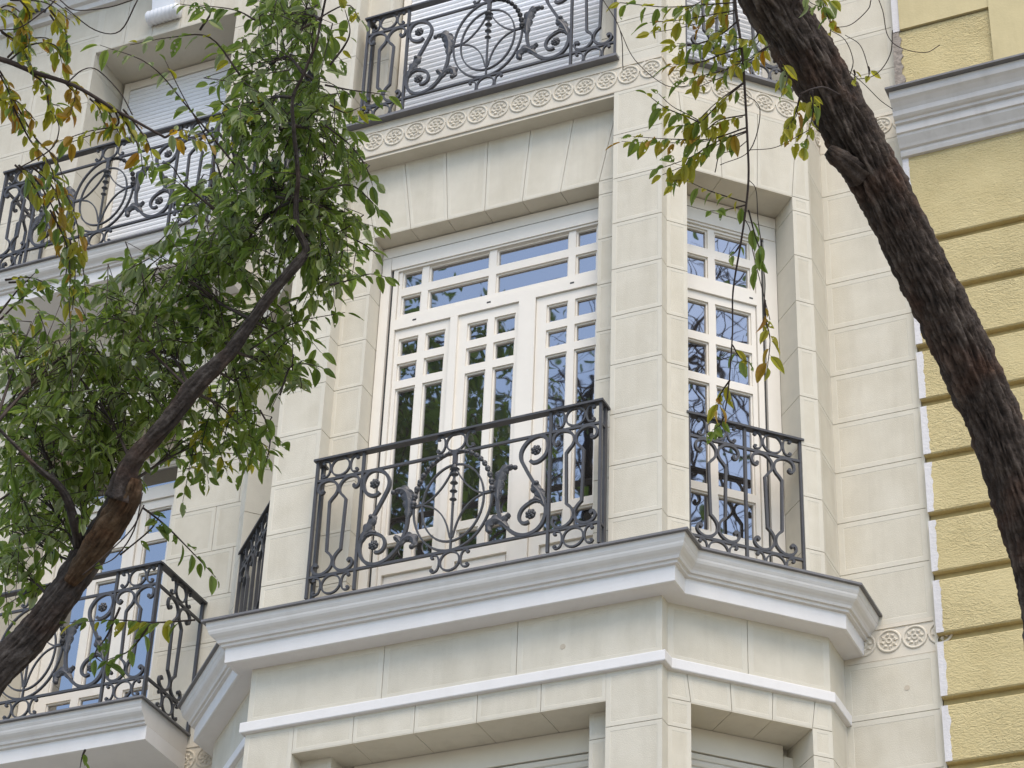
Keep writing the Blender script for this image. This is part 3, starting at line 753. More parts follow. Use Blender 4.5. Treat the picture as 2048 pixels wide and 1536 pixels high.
def acan(mb, path, wfn, n=28, thick=.012, lobes=5):
    P = smooth_path(path, 6); N = len(P); rows = []
    for i in range(N):
        t = i / (N - 1); a = P[max(i - 1, 0)]; b = P[min(i + 1, N - 1)]; d = (b - a).normalized(); nn = Vector((-d.y, d.x))
        wv = wfn(t) * (0.72 + 0.38 * abs(math.sin(math.pi * lobes * t)))
        cr = .006 * math.sin(2 * math.pi * lobes * t)
        rows.append([(P[i].x + nn.x * wv * k, -thick * (1.25 - abs(k) * .9) + (cr if abs(k) == 1 else 0), P[i].y + nn.y * wv * k) for k in (-1, -.5, 0, .5, 1)] +
                    [(P[i].x + nn.x * wv * k, thick * .6, P[i].y + nn.y * wv * k) for k in (1, -1)])
    vs = [v for r in rows for v in r]; k = 7
    mb.add(vs, [(i * k + j, i * k + (j + 1) % k, (i + 1) * k + (j + 1) % k, (i + 1) * k + j) for i in range(N - 1) for j in range(k)], 0, False)
def acTopM(mb):
    acan(mb, [(.662, .43), (.664, .50), (.657, .57), (.636, .628), (.600, .652), (.560, .648)], lambda t: .010 + .030 * math.sin(math.pi * min(1, t * 1.05)) ** .8)
    ball(mb, (.552, -.006, .640), .017)
def acFootM(mb):
    acan(mb, [(.585, .225), (.630, .275), (.672, .300), (.705, .285), (.716, .250), (.706, .222)], lambda t: .012 + .020 * math.sin(math.pi * t), lobes=4)
    ball(mb, (.704, -.008, .222), .018); acan(mb, [(.625, .27), (.60, .305), (.575, .315)], lambda t: .010 + .012 * math.sin(math.pi * t), lobes=2)
def acMidM(mb):
    acan(mb, [(.350, .325), (.372, .390), (.400, .445), (.425, .480), (.415, .500)], lambda t: .010 + .022 * math.sin(math.pi * t) ** .8, lobes=4)
    acan(mb, [(.372, .362), (.41, .385), (.455, .372)], lambda t: .008 + .014 * math.sin(math.pi * t), lobes=3)
    ball(mb, (.408, -.006, .498), .017)
def ball(mb, c, r, sx=1.0, sz=1.0, seg=8, rings=5, smooth=True):
    vs = [(c[0], c[1], c[2] + r * sz)]
    for i in range(1, rings):
        a = math.pi * i / rings
        for k in range(seg):
            t = 2 * math.pi * k / seg
            vs.append((c[0] + r * sx * math.sin(a) * math.cos(t), c[1] + r * math.sin(a) * math.sin(t), c[2] + r * sz * math.cos(a)))
    vs.append((c[0], c[1], c[2] - r * sz)); L = len(vs) - 1
    fs = [(0, 1 + k, 1 + (k + 1) % seg) for k in range(seg)]
    for i in range(rings - 2):
        for k in range(seg): fs.append((1 + i * seg + k, 1 + (i + 1) * seg + k, 1 + (i + 1) * seg + (k + 1) % seg, 1 + i * seg + (k + 1) % seg))
    fs += [(L, 1 + (rings - 2) * seg + (k + 1) % seg, 1 + (rings - 2) * seg + k) for k in range(seg)]
    mb.add(vs, fs, 0, smooth)
def rosetteM(mb):
    for r, q, s_, y in ((.024, 7, .0125, -.006), (.013, 5, .010, -.014)):
        for i in range(q):
            t = 2 * math.pi * i / q + r * 40
            ball(mb, (r * math.cos(t), y, r * math.sin(t)), s_, seg=6, rings=4)
    ball(mb, (0, -.02, 0), .008, seg=6, rings=4)
    vs = []; n = 14
    for y in (-.004, .008): vs += [(.028 * math.cos(2 * math.pi * i / n), y, .028 * math.sin(2 * math.pi * i / n)) for i in range(n)]
    mb.add(vs, [tuple(range(n)), tuple(range(n, 2 * n))] + [(i, (i + 1) % n, n + (i + 1) % n, n + i) for i in range(n)])
UC = .962; EZ = .497
def ovalOM(mb): bar2d(mb, ell(UC, EZ, .264, .349, 56), .011, .018, closed=True)
def ovalIM(mb): bar2d(mb, ell(UC, .483, .206, .272, 48), .010, .016, closed=True)
def astroidM(mb):
    for sx in (-1, 1):
        bar2d(mb, smooth_path([(UC + sx * .206, .505), (UC + sx * .150, .535), (UC + sx * .085, .598), (UC + sx * .035, .675), (UC + sx * .008, .74)], 5), .009, .014)
        bar2d(mb, smooth_path([(UC + sx * .206, .505), (UC + sx * .135, .475), (UC + sx * .075, .415), (UC + sx * .035, .335), (UC + sx * .008, .235)], 5), .009, .014)
def spurM(mb):
    bar2d(mb, [(UC - .31, .507), (UC - .200, .507)], .017, .018); bar2d(mb, [(UC + .200, .507), (UC + .31, .507)], .017, .018)
def stemM(mb):
    bar2d(mb, [(UC, .84), (UC, .15)], .011, .016)
    bar2d(mb, [(UC, .84), (UC, .76)], .026, .024)
    for z, s_ in ((.742, 1.2), (.700, 1.0), (.640, 1.0), (.580, .95), (.520, .9)):
        prof = [(.006, .020), (.010, .012), (.012, .0), (.019, -.010), (.026, -.017), (.012, -.022), (.007, -.030)]
        n = 10; vs = []
        for r, h in prof: vs += [(UC + r * s_ * math.cos(2 * math.pi * i / n), r * s_ * math.sin(2 * math.pi * i / n), z + h * s_) for i in range(n)]
        mb.add(vs, [(a * n + i, a * n + (i + 1) % n, (a + 1) * n + (i + 1) % n, (a + 1) * n + i) for a in range(len(prof) - 1) for i in range(n)], 0, True)
    ball(mb, (UC, 0, .475), .010, sz=1.6)
def garlandM(sx):
    def fn(mb):
        n = 10
        for i in range(n):
            t = math.radians(82 - i * 8.6); r = .015 + .008 * i / n
            ball(mb, (UC + sx * .264 * math.cos(t), -.008, EZ + .349 * math.sin(t)), r, sx=.95, seg=8, rings=5)
            ball(mb, (UC + sx * .264 * math.cos(t - .055), -.012, EZ + .349 * math.sin(t - .055)), r * .62, seg=6, rings=4)
    return fn
MIR = Matrix.Scale(-1, 4, (1, 0, 0))
def cells_at(rail, x, z, gap=.012):
    link('ring', iron('ring', ringM), rail, T(x, 0, z))
    link('c_scroll', iron('c_scroll', cscrollM), rail, T(x + .070, 0, z))
    link('c_scroll', iron('c_scroll', cscrollM), rail, T(x - .070, 0, z) @ Matrix.Rotation(math.pi, 4, 'Y'))
def lyre_bay(rail, x, wd=.326):
    c = wd / 2 + .012 if wd > .31 else wd / 2
    k = 1.0
    o = .175
    link('lyre_scroll', iron('lyre_scroll', lyreM), rail, T(x + wd / 2 - o, 0, 0))
    link('lyre_scroll', iron('lyre_scroll', lyreM), rail, T(x + wd / 2 + o, 0, 0) @ Matrix.Rotation(math.pi, 4, 'Z'))
    cells_at(rail, x + wd / 2, .92); cells_at(rail, x + wd / 2, .073)
def barbox(rail, name, key, x0, x1, y0, y1, z0, z1):
    link(name, iron(name + '@' + key, lambda mb: mb.box(x0, x1, y0, y1, z0, z1)), rail)
def post(rail, x, z1=.985):
    link('post', iron('post@%.3f' % z1, lambda mb: mb.box(-.0085, .0085, -.011, .011, 0, z1)), rail, T(x, 0, 0))
def panel_full(rail, W=1.924):
    barbox(rail, 'handrail', 'f%.3f' % W, -.022, W + .022, -.026, .026, .985, 1.0)
    for z in (.840, .143): barbox(rail, 'cross_bar', 'f%.3f%.3f' % (W, z), .0, W, -.0085, .0085, z - .0085, z + .0085)
    for x in (.0, .326, W - .326, W): post(rail, x)
    lyre_bay(rail, 0); lyre_bay(rail, W - .326)
    cells_at(rail, UC, .92); cells_at(rail, UC, .073)
    for fn, nm in ((ovalOM, 'outer_oval'), (ovalIM, 'inner_oval'), (astroidM, 'curved_star'), (spurM, 'spur'), (stemM, 'bell_stem'), (garlandM(-1), 'bead_garland'), (garlandM(1), 'bead_garland')):
        key = nm if nm != 'bead_garland' else nm + '@%d' % id(fn)
        link(nm, iron(key, fn), rail)
    rot = T(2 * UC, 0, 0) @ Matrix.Rotation(math.pi, 4, 'Z')
    for mw, sfx in ((None, ''), (True, 'm')):
        for fn, nm in ((sscrollM, 's_scroll'), (sscroll2M, 'spiral'), (acTopM, 'acanthus_leaf@t'), (acFootM, 'acanthus_leaf@f'), (acMidM, 'acanthus_leaf@m')):
            if mw is None: link(nm.split('@')[0], iron(nm, fn), rail)
            else:
                def mfn(mb, fn=fn):
                    fn(mb); mb.v = [(2 * UC - a, b, c) for a, b, c in mb.v]; mb.f = [tuple(reversed(q)) for q in mb.f]
                link(nm.split('@')[0], iron(nm + '@mir' if '@' in nm else nm + '@mir', mfn), rail)
    for x, z in ((.418, .735), (.440, .288)):
        link('rosette', iron('rosette', rosetteM), rail, T(x, 0, z)); link('rosette', iron('rosette', rosetteM), rail, T(2 * UC - x, 0, z))
def panel_small(rail, W, n, oy=0):
    barbox(rail, 'handrail', 's%.3f' % W, -.02, W + .02, -.026, .026, .985, 1.0)
    for z in (.840, .143): barbox(rail, 'cross_bar', 's%.3f%.3f' % (W, z), .0, W, -.0085, .0085, z - .0085, z + .0085)
    for i in range(n + 1): post(rail, W * i / n)
    for i in range(n): lyre_bay(rail, W * i / n, W / n)
def sidebars(rail, W, depth, ends=(0, 1)):
    # short returns to the wall
    for x in [(0, W)[e] for e in ends]:
        barbox(rail, 'handrail', 'r%.3f%.3f' % (x, depth), x - .022, x + .022, .027, depth, .985, 1.0)
        link('post', iron('post@w%.3f%.3f' % (x, depth), lambda mb: mb.box(x - .0085, x + .0085, depth - .045, depth - .012, 0, .985)), rail)
        for z in (.840, .143): barbox(rail, 'cross_bar', 'r%.3f%.3f%.3f' % (x, depth, z), x - .007, x + .007, .012, depth - .045, z - .007, z + .007)
RX = -2.2147
RX1R, RSC = -2.285, 1.003
r1 = empty('balcony_railing', BLD, T(RX1R, -.10, .098) @ Matrix.Scale(RSC, 4, (1, 0, 0))); panel_full(r1); sidebars(r1, 1.924, .10)
r2 = empty('balcony_railing', BLD, T(RX - .045, .0, H + .0)); panel_full(r2); sidebars(r2, 1.924, .11)
cw = TW1 - TW0 - .012
for fr, t in ((CANT_R, TW0 + .006), (CANT_L, CL - TW1 + .006)):
    for fl in (0, 1):
        rr = empty('balcony_railing', BLD, fr @ T(t, .018, fl * H + (.092 if fl == 0 else .02))); panel_small(rr, cw, 2)
# second-floor metal sills
mb = MB(); mb.box(RX0 - .01, RX1 + .035, -.058, .42, H - .03, H - .008); link('flashing', mb.mesh('flashing', M['flash']), BLD)
mb = MB(); mb.box(TW0 - .02, TW1 + .03, -.05, .4, H - .03, H - .008); link('flashing', mb.mesh('flashing', M['flash']), BLD, CANT_R)
for fr, t in ((CANT_R, TW0), (CANT_L, CL - TW1)):
    mb = MB(); mb.box(t + .002, t + TW1 - TW0 - .002, .003, .42, .001, .085); link('sill', mb.mesh('sill', M['plain']), BLD, fr)
mb = MB(); mb.box(OX0 + .002, OX1 - .002, .0, .42, .001, .03); link('sill', mb.mesh('sill', M['plain']), BLD)

# ------------------------------------------------------------------ left balconies
BY = .50; BX0, BX1 = -5.735, -3.79
def balcony(z):
    prof = [(BY + .025, -.014), (BY + .026, -.045), (BY + .034, -.061)] + [(BY + .25 - o, zz) for o, zz in CYMA] + [(BY + .099, -.140), (BY + .101, -.157), (BY + .122, -.160)]
    prof2 = [(BY + .122, -.1605), (BY + .1235, -.258), (BY + .14, -.262), (YW - .004, -.266)]
    mb = MB(); poly = prof + [(YW - .004, -.160), (YW - .004, -.014)]; mb.prism(poly, 'x', BX0 + .02, BX1 - .02)
    s_ = link('balcony_slab', mb.mesh('balcony_slab', M['cornice']), BLD, T(0, 0, z))
    mb = MB(); mb.prism(prof2 + [(YW - .004, -.1605)], 'x', BX0 + .02, BX1 - .02); link('corona', mb.mesh('corona', M['corona']), s_)
    mb = MB(); mb.box(BX0, BX1, BY, YW - .001, -.0135, 0); link('flashing', mb.mesh('flashing', M['flash']), s_)
    rr = empty('balcony_railing', BLD, T(BX0 + .014, BY + .026, z)); panel_full(rr, BX1 - BX0 - .028)
    for side in (0, 1):
        f2 = T(BX0 + .014 if side == 0 else BX1 - .014, BY + .038, z) @ Matrix.Rotation(R(90), 4, 'Z')
        r3 = empty('balcony_railing', BLD, f2); panel_small(r3, YW - BY - .06, 1)
balcony(0.0); balcony(H)
# moulded underside of the balcony above, keystone and iron bracket
mb = MB(); mb.prism([(YW + .002, 7.13), (1.085, 7.135), (1.08, 7.19), (1.05, 7.20), (1.03, 7.25), (.97, 7.31), (.93, 7.33), (.925, 7.41), (.86, 7.43), (.80, 7.52), (.70, 7.58), (.55, 7.6), (.53, 7.85), (YW + .002, 7.85)], 'x', -7.6, -4.6)
link('balcony_slab', mb.mesh('balcony_slab', M['cornice']), BLD)
def keystone():
    mb = MB(); x0, x1 = -4.99, -4.73
    mb.prism([(YW + .002, 6.80), (YW - .06, 6.80), (YW - .12, 7.12), (YW + .002, 7.12)], 'x', x0 + .02, x1 - .02)
    k = link('keystone', mb.mesh('keystone', M['slat']), BLD)
    mb = MB(); n = 18; vs = []
    for j in range(25):
        x = x0 - .02 + (x1 - x0 + .04) * j / 24; rr = .058 * (1 + .16 * abs(math.sin(j * math.pi / 3)))
        vs += [(x, YW - .045 + rr * math.cos(2 * math.pi * i / n), 6.79 + rr * math.sin(2 * math.pi * i / n)) for i in range(n)]
    mb.add(vs, [(j * n + i, j * n + (i + 1) % n, (j + 1) * n + (i + 1) % n, (j + 1) * n + i) for j in range(24) for i in range(n)] + [tuple(range(n)), tuple(range(24 * n, 25 * n))], 0, True)
    link('scroll_roll', mb.mesh('scroll_roll', M['slat']), k)
keystone()
mb = MB(); bar2d(mb, smooth_path([(.30, .16), (.22, .20), (.12, .16), (.05, .05), (.06, -.10), (.13, -.17), (.19, -.13), (.17, -.07), (.13, -.08)], 5), .026, .02)
link('scroll_bracket', mb.mesh('scroll_bracket', M['iron']), BLD, T(-6.36, 1.02, 7.03))

# ================================================================== YELLOW BUILDING
YB = empty('neighbour_building', label='yellow stucco building with ochre grooves and grey moulded cornice at right edge', category='building')
YP = 1.08; YX = 1.312
mb = MB(); mb.box(YX + .002, 9.0, YP + .05, YP + 2, -8.7, 9.0); yw = link('wall_core', mb.mesh('wall_core', M['groove']), YB)
random.seed(11)
grooves = [(2.695 - .0, 2.633)]
gz = [2.66 - .4145 * i for i in range(0, 28)]
def rough_band(z0, z1, x0, x1, ragged=True):
    mb = MB(); mb.prism([(YP + .05, z0), (YP + .008, z0), (YP, z0 + .008), (YP, z1 - .008), (YP + .008, z1), (YP + .05, z1)], 'x', x0, x1)
    return link('stucco_band', mb.mesh('stucco_band', M['yellow']), yw)
edges = [3.40] + [v for g in gz for v in (g + .028, g - .028)]
for i in range(0, len(edges) - 1, 2):
    z1, z0 = edges[i], edges[i + 1]
    if z0 < -8.6: break
    rough_band(z0, z1, YX, 9.0)
    # unpainted white edge strip with a ragged border
    if z0 > -3.2:
        n = 26; wdt = .042; pts = [(YX - .001, z0 + .004)]
        for k in range(n + 1): pts.append((YX + wdt * (1 + .22 * noise.noise(Vector((z0 * 7, k * .3, 0)))) + random.uniform(-.003, .003), z0 + .004 + (z1 - z0 - .008) * k / n))
        pts.append((YX - .001, z1 - .004))
        mb = MB(); vs = [(a, YP - .003, c) for a, c in pts] + [(a, YP + .002, c) for a, c in pts]; N = len(pts)
        mb.add(vs, [tuple(range(N))] + [(k, (k + 1) % N, N + (k + 1) % N, N + k) for k in range(N)])
        link('white_edge_strip', mb.mesh('white_edge_strip', M['strip']), yw)
mb = MB(); mb.prism([(YP + .05, 3.76), (YP, 3.76), (YP, 4.50), (YP + .05, 4.50)], 'x', YX, 1.99); link('stucco_panel', mb.mesh('stucco_panel', M['yellow']), yw)
mb = MB(); mb.box(1.99, 9.0, YP - .03, YP + .05, 3.76, 9.0); link('stucco_pier', mb.mesh('stucco_pier', M['yplain']), yw)
mb = MB(); mb.box(YX + .05, 1.99, YP - .02, YP + .05, 4.51, 9.0); link('stucco_pier', mb.mesh('stucco_pier', M['yplain']), yw)
mb = MB(); mb.box(YX, YX + .048, YP - .012, YP + .05, 4.505, 9.0); link('white_edge_strip', mb.mesh('white_edge_strip', M['strip']), yw)
M['mortar'] = mat('dirty_mortar', (0.36, 0.31, 0.26), 0.95, var=0.5, vscale=30, bump=0.9, bscale=40)
q_ = [(YX - .012, 3.80)] + [(YX + .05 + random.uniform(-.014, .014), 3.80 + .7 * k / 22) for k in range(23)] + [(YX - .012, 4.50)]
mb = MB(); N = len(q_); mb.add([(a, YP - .008, c) for a, c in q_] + [(a, YP + .05, c) for a, c in q_], [tuple(range(N))] + [(k, (k + 1) % N, N + (k + 1) % N, N + k) for k in range(N)])
link('mortar_edge', mb.mesh('mortar_edge', M['mortar']), yw)
prof = [(YP + .02, 3.378), (1.055, 3.380), (1.045, 3.405), (1.045, 3.425), (1.028, 3.432), (1.018, 3.450), (1.000, 3.475), (.985, 3.495), (.982, 3.512), (.968, 3.517), (.966, 3.578), (.945, 3.582), (.942, 3.60), (.925, 3.607), (.91, 3.62), (.905, 3.655), (.89, 3.675), (.865, 3.70), (.845, 3.715), (.838, 3.735), (.838, 3.775), (YP + .02, 3.775)]
mb = MB(); mb.prism(prof, 'x', YX - .002, 9.0); yc = link('cornice', mb.mesh('cornice', M['ycornice']), YB)
mb = MB(); mb.box(YX - .02, 9.0, .80, YP + .02, 3.777, 3.792); link('flashing', mb.mesh('flashing', M['flash']), yc)

# ================================================================== TREES
def dep(u, v, D): return CAM + (FWD + RGT * ((u - 1024) / FPX) + UPV * ((768 - v) / FPX)) * D

def barkbody(name, pts, rads, parent, matn, seg=72, step=.012, amp=.10, lump=.10, seed=0, caps=True):
    """tapered trunk or limb with ridged bark"""
    P = smooth_path(pts, 12); n0 = len(rads); N = len(P)
    rr = [rads[min(int(i / (N - 1) * (n0 - 1)), n0 - 2)] + (rads[min(int(i / (N - 1) * (n0 - 1)), n0 - 2) + 1] - rads[min(int(i / (N - 1) * (n0 - 1)), n0 - 2)]) * ((i / (N - 1) * (n0 - 1)) - min(int(i / (N - 1) * (n0 - 1)), n0 - 2)) for i in range(N)]
    Q = [P[0]]; RR = [rr[0]]
    for i in range(N - 1):
        k = max(1, int((P[i + 1] - P[i]).length / step))
        for j in range(1, k + 1): Q.append(P[i].lerp(P[i + 1], j / k)); RR.append(rr[i] + (rr[i + 1] - rr[i]) * j / k)
    vs = []; att = []; s = 0; ref = None
    for i, q in enumerate(Q):
        d = (Q[min(i + 1, len(Q) - 1)] - Q[max(i - 1, 0)]).normalized()
        if ref is None: ref = d.orthogonal().normalized()
        ref = (ref - d * ref.dot(d)).normalized(); b = d.cross(ref)
        if i: s += (q - Q[i - 1]).length
        for k in range(seg):
            t = 2 * math.pi * k / seg
            c, sn = math.cos(t), math.sin(t)
            r = RR[i]
            # long interlaced ridges: noise stretched along the limb
            kf = 7.5 * (.6 + 5 * r)
            pn = Vector((c * kf + seed, sn * kf, s * 11.0))
            w = noise.noise(Vector((c * 1.5, sn * 1.5, s * 5 + seed))) * 1.1
            a = noise.noise(pn + Vector((w, w, 0)))
            a2 = noise.noise(Vector((c * kf * 2.6 + seed, sn * kf * 2.6, s * 26))) + .6 * noise.noise(Vector((c * kf * 5 + seed, sn * kf * 5, s * 55)))
            a3 = noise.noise(Vector((c * 1.2 + seed, sn * 1.2, s * 3.5)))
            vd = noise.voronoi(Vector((c * kf * .42 + seed + w * .35 + s * 1.3, sn * kf * .42 + w * .35, s * 3.8 + a * .9)))[0]
            rid = min(1.0, (vd[1] - vd[0]) * 2.0) * .75 + .35 * (1 - abs(a) * 2.4)
            h = rid * .75 + a2 * .5
            vs.append(q + (ref * c + b * sn) * (r * (1 + lump * a3) + amp * r * (h - .6)))
            att.append(max(0, min(1, .5 + .55 * (h - .35))))
    NQ = len(Q)
    fs = [(i * seg + k, i * seg + (k + 1) % seg, (i + 1) * seg + (k + 1) % seg, (i + 1) * seg + k) for i in range(NQ - 1) for k in range(seg)]
    if caps: fs += [tuple(range(seg))[::-1], tuple(range((NQ - 1) * seg, NQ * seg))]
    me = bpy.data.meshes.new(name); me.from_pydata([tuple(v) for v in vs], [], fs)
    me.materials.append(M[matn]); me.polygons.foreach_set('use_smooth', [True] * len(fs))
    at = me.attributes.new('bark', 'FLOAT', 'POINT'); at.data.foreach_set('value', att); me.update()
    return link(name, me, parent)

def leaf_geo(var):
    rnd = random.Random(100 + var)
    st = [0, .10, .25, .42, .60, .76, .90, 1.0]; hw = [.0, .12, .20, .225, .20, .145, .065, .0]
    fold = .25 + .25 * rnd.random(); bend = -.10 - .28 * rnd.random(); tw = rnd.uniform(-.5, .5); asym = rnd.uniform(.85, 1.15)
    vs = [(-.12, 0, .02), (-.12, .006, .02)]; fs = []
    mid = []; lft = []; rgt = []
    for s_, h in zip(st, hw):
        z = bend * s_ * s_; cx = .06 * math.sin(s_ * 3) * tw
        jl = 1 + rnd.uniform(-.09, .09); jr = 1 + rnd.uniform(-.09, .09)
        mid.append((s_, cx, z)); lft.append((s_ - .02, cx + h * asym * jl, z + h * fold + tw * .1 * s_)); rgt.append((s_ + .02, cx - h / asym * jr, z + h * fold - tw * .1 * s_))
    vs = []; 
    def add(p): vs.append(p); return len(vs) - 1
    im = [add(p) for p in mid]; il = [im[0]] + [add(p) for p in lft[1:-1]] + [im[-1]]; ir = [im[0]] + [add(p) for p in rgt[1:-1]] + [im[-1]]
    for i in range(len(st) - 1):
        for a in (il, ir):
            q = [im[i], im[i + 1], a[i + 1], a[i]]
            q2 = []
            for x in q:
                if x not in q2: q2.append(x)
            fs.append(tuple(q2))
    p0, p1 = add((-.14, .008, .01)), add((-.14, -.008, .01)); p2, p3 = add((.02, .008, 0)), add((.02, -.008, 0)); fs.append((p0, p1, p3, p2))
    return vs, fs
LG = [leaf_geo(i) for i in range(6)]
LMESH = {}
def leafmesh(v, c):
    if (v, c) not in LMESH:
        mb = MB(); mb.add(LG[v][0], LG[v][1], 0, True); LMESH[(v, c)] = mb.mesh('leaf', LEAFM[c])
    return LMESH[(v, c)]
GRAV = Vector((0, 0, -1))
class Foliage:
    def __init__(s): s.leaves = []; s.wood = MB()
    def twig(s, pts, r0=.004, r1=.0012, leaves=10, size=.065, colors=(1,), t0=.1, droop=.55, seg=4, jit=.25, rnd=random):
        P = smooth_path(pts, 5); N = len(P)
        tube(s.wood, P, [r0 + (r1 - r0) * i / (N - 1) for i in range(N)], seg)
        for k in range(leaves):
            t = t0 + (1 - t0) * (k + rnd.uniform(-.25, .25)) / max(1, leaves - 1) if leaves > 1 else 1
            t = max(0, min(1, t)); x = t * (N - 1); i = min(int(x), N - 2)
            p = P[i].lerp(P[i + 1], x - i); d = (P[i + 1] - P[i]).normalized()
            side = d.cross(GRAV)
            if side.length < .15: side = d.cross(Vector((rnd.uniform(-1, 1), rnd.uniform(-1, 1), .3)))
            side.normalize()
            sg = 1 if k % 2 else -1
            ax = d * rnd.uniform(.35, .75) + side * sg * rnd.uniform(.45, .95) + GRAV * droop * rnd.uniform(.5, 1.6) + Vector([rnd.uniform(-jit, jit) for _ in range(3)])
            if k == leaves - 1: ax = d + GRAV * droop * .6 + Vector([rnd.uniform(-jit, jit) for _ in range(3)])
            ax.normalize()
            up = -GRAV + side * rnd.uniform(-.9, .9) + d * rnd.uniform(-.4, .4)
            up = (up - ax * up.dot(ax)).normalized()
            sz = size * rnd.uniform(.5, 1.25)
            yv = up.cross(ax)
            m_ = Matrix.Identity(4)
            for r_ in range(3): m_[r_][0] = ax[r_] * sz; m_[r_][1] = yv[r_] * sz; m_[r_][2] = up[r_] * sz; m_[r_][3] = (p + ax * sz * .12)[r_]
            s.leaves.append((m_, rnd.randrange(6), rnd.choice(colors)))
    def build(s, tree, nobj=300):
        link('twigs', s.wood.mesh('twigs', M['twig']), tree)
        L = s.leaves
        def infr(m_):
            d = m_.translation - CAM; z = d.dot(FWD)
            if z <= 0: return False, 99
            u = 1024 + FPX * d.dot(RGT) / z; v = 768 - FPX * d.dot(UPV) / z
            return (-10 < u < 2060 and -10 < v < 1546), z
        key = []
        for i, (m_, v, c) in enumerate(L):
            ok, z = infr(m_); fac = abs(Vector((m_[0][2], m_[1][2], m_[2][2])).normalized().dot((m_.translation - CAM).normalized()))
            sz = Vector((m_[0][0], m_[1][0], m_[2][0])).length
            key.append((0 if ok else 1, -(sz * (fac + .3) / z), i))
        key.sort(); pick = set(i for a, b, i in key[:nobj] if a == 0)
        for i in sorted(pick):
            m_, v, c = L[i]; link('leaf', leafmesh(v, c), tree, m_)
        rest = [q for i, q in enumerate(L) if i not in pick]
        if rest:
            vs = []; fs = []; mi = []
            for m_, v, c in rest:
                o = len(vs); g = LG[v]
                vs += [tuple(m_ @ Vector(p)) for p in g[0]]; fs += [tuple(k + o for k in f) for f in g[1]]; mi += [c] * len(g[1])
            me = bpy.data.meshes.new('foliage'); me.from_pydata(vs, [], fs)
            for q in LEAFM: me.materials.append(q)
            me.polygons.foreach_set('material_index', mi); me.polygons.foreach_set('use_smooth', [True] * len(fs)); me.update()
            link('foliage', me, tree, kind='stuff')

# ---------------- left tree
def px(w_, D): return w_ * D / FPX
LT = empty('street_tree', label='leafy green elm leaning across the left balconies', category='tree')
D0 = 7.5
limb = [(-330, 1930, 7.2), (-150, 1560, 7.3), (-30, 1372, 7.35), (50, 1285, 7.4), (110, 1212, 7.42), (165, 1130, 7.45), (222, 1040, 7.40), (262, 965, 7.36)]
lr = [.10, .08, .057, .052, .050, .049, .050, .041]
base = dep(*limb[0])
tp = [Vector((base.x - .55, base.y + .1, GZ - .05)), Vector((base.x - .5, base.y + .1, GZ + 1.2)), Vector((base.x - .28, base.y + .05, base.z - .9))] + [dep(*q) for q in limb]
barkbody('trunk', tp, [.20, .15, .12] + lr, LT, 'bark2', seg=72, step=.011, amp=.24, lump=.14, seed=3)
up1 = [(236, 1000, 7.49), (262, 925, 7.5), (328, 852, 7.5), (383, 782, 7.5), (424, 738, 7.5), (463, 700, 7.5), (505, 640, 7.5), (545, 585, 7.5), (588, 535, 7.5), (612, 500, 7.52), (596, 460, 7.53), (592, 400, 7.55), (596, 350, 7.55), (587, 250, 7.56), (586, 195, 7.56), (607, 148, 7.57), (632, 87, 7.58), (642, 40, 7.6), (660, -40, 7.6), (690, -150, 7.62)]
w_up = [58, 44, 38, 38, 36, 29, 25, 24, 21, 17, 14, 11, 9, 8, 7, 6, 5.5, 5, 4.5, 4]
barkbody('limb', [dep(q[0], q[1], q[2] - .16) for q in up1], [px(a, 7.5) / 2 for a in w_up], LT, 'bark2', seg=32, step=.012, amp=.26, lump=.20, seed=9)
barkbody('torn_stub', [dep(q[0], q[1], q[2]) for q in ((140, 1165, 7.40), (190, 1098, 7.385), (232, 1036, 7.36), (258, 990, 7.335), (270, 955, 7.33))], [.022, .038, .044, .040, .022], LT, 'barewood', seg=48, step=.01, amp=.26, lump=.22, seed=21)
side = [(158, 1090, 7.42), (150, 1050, 7.38), (135, 1000, 7.36), (112, 965, 7.34), (78, 938, 7.32), (40, 900, 7.3), (-10, 850, 7.3)]
barkbody('limb', [dep(*q) for q in side], [px(a, 7.4) / 2 for a in (24, 20, 18, 15, 12, 8, 6)], LT, 'bark2', seg=18, step=.02, amp=.15, lump=.1, seed=33)
FL = Foliage(); rl = random.Random(5)
skel = [Vector(dep(q[0], q[1], q[2] - .16)) for q in up1] + [Vector(dep(*q)) for q in side] + [dep(*q) for q in limb[3:]]
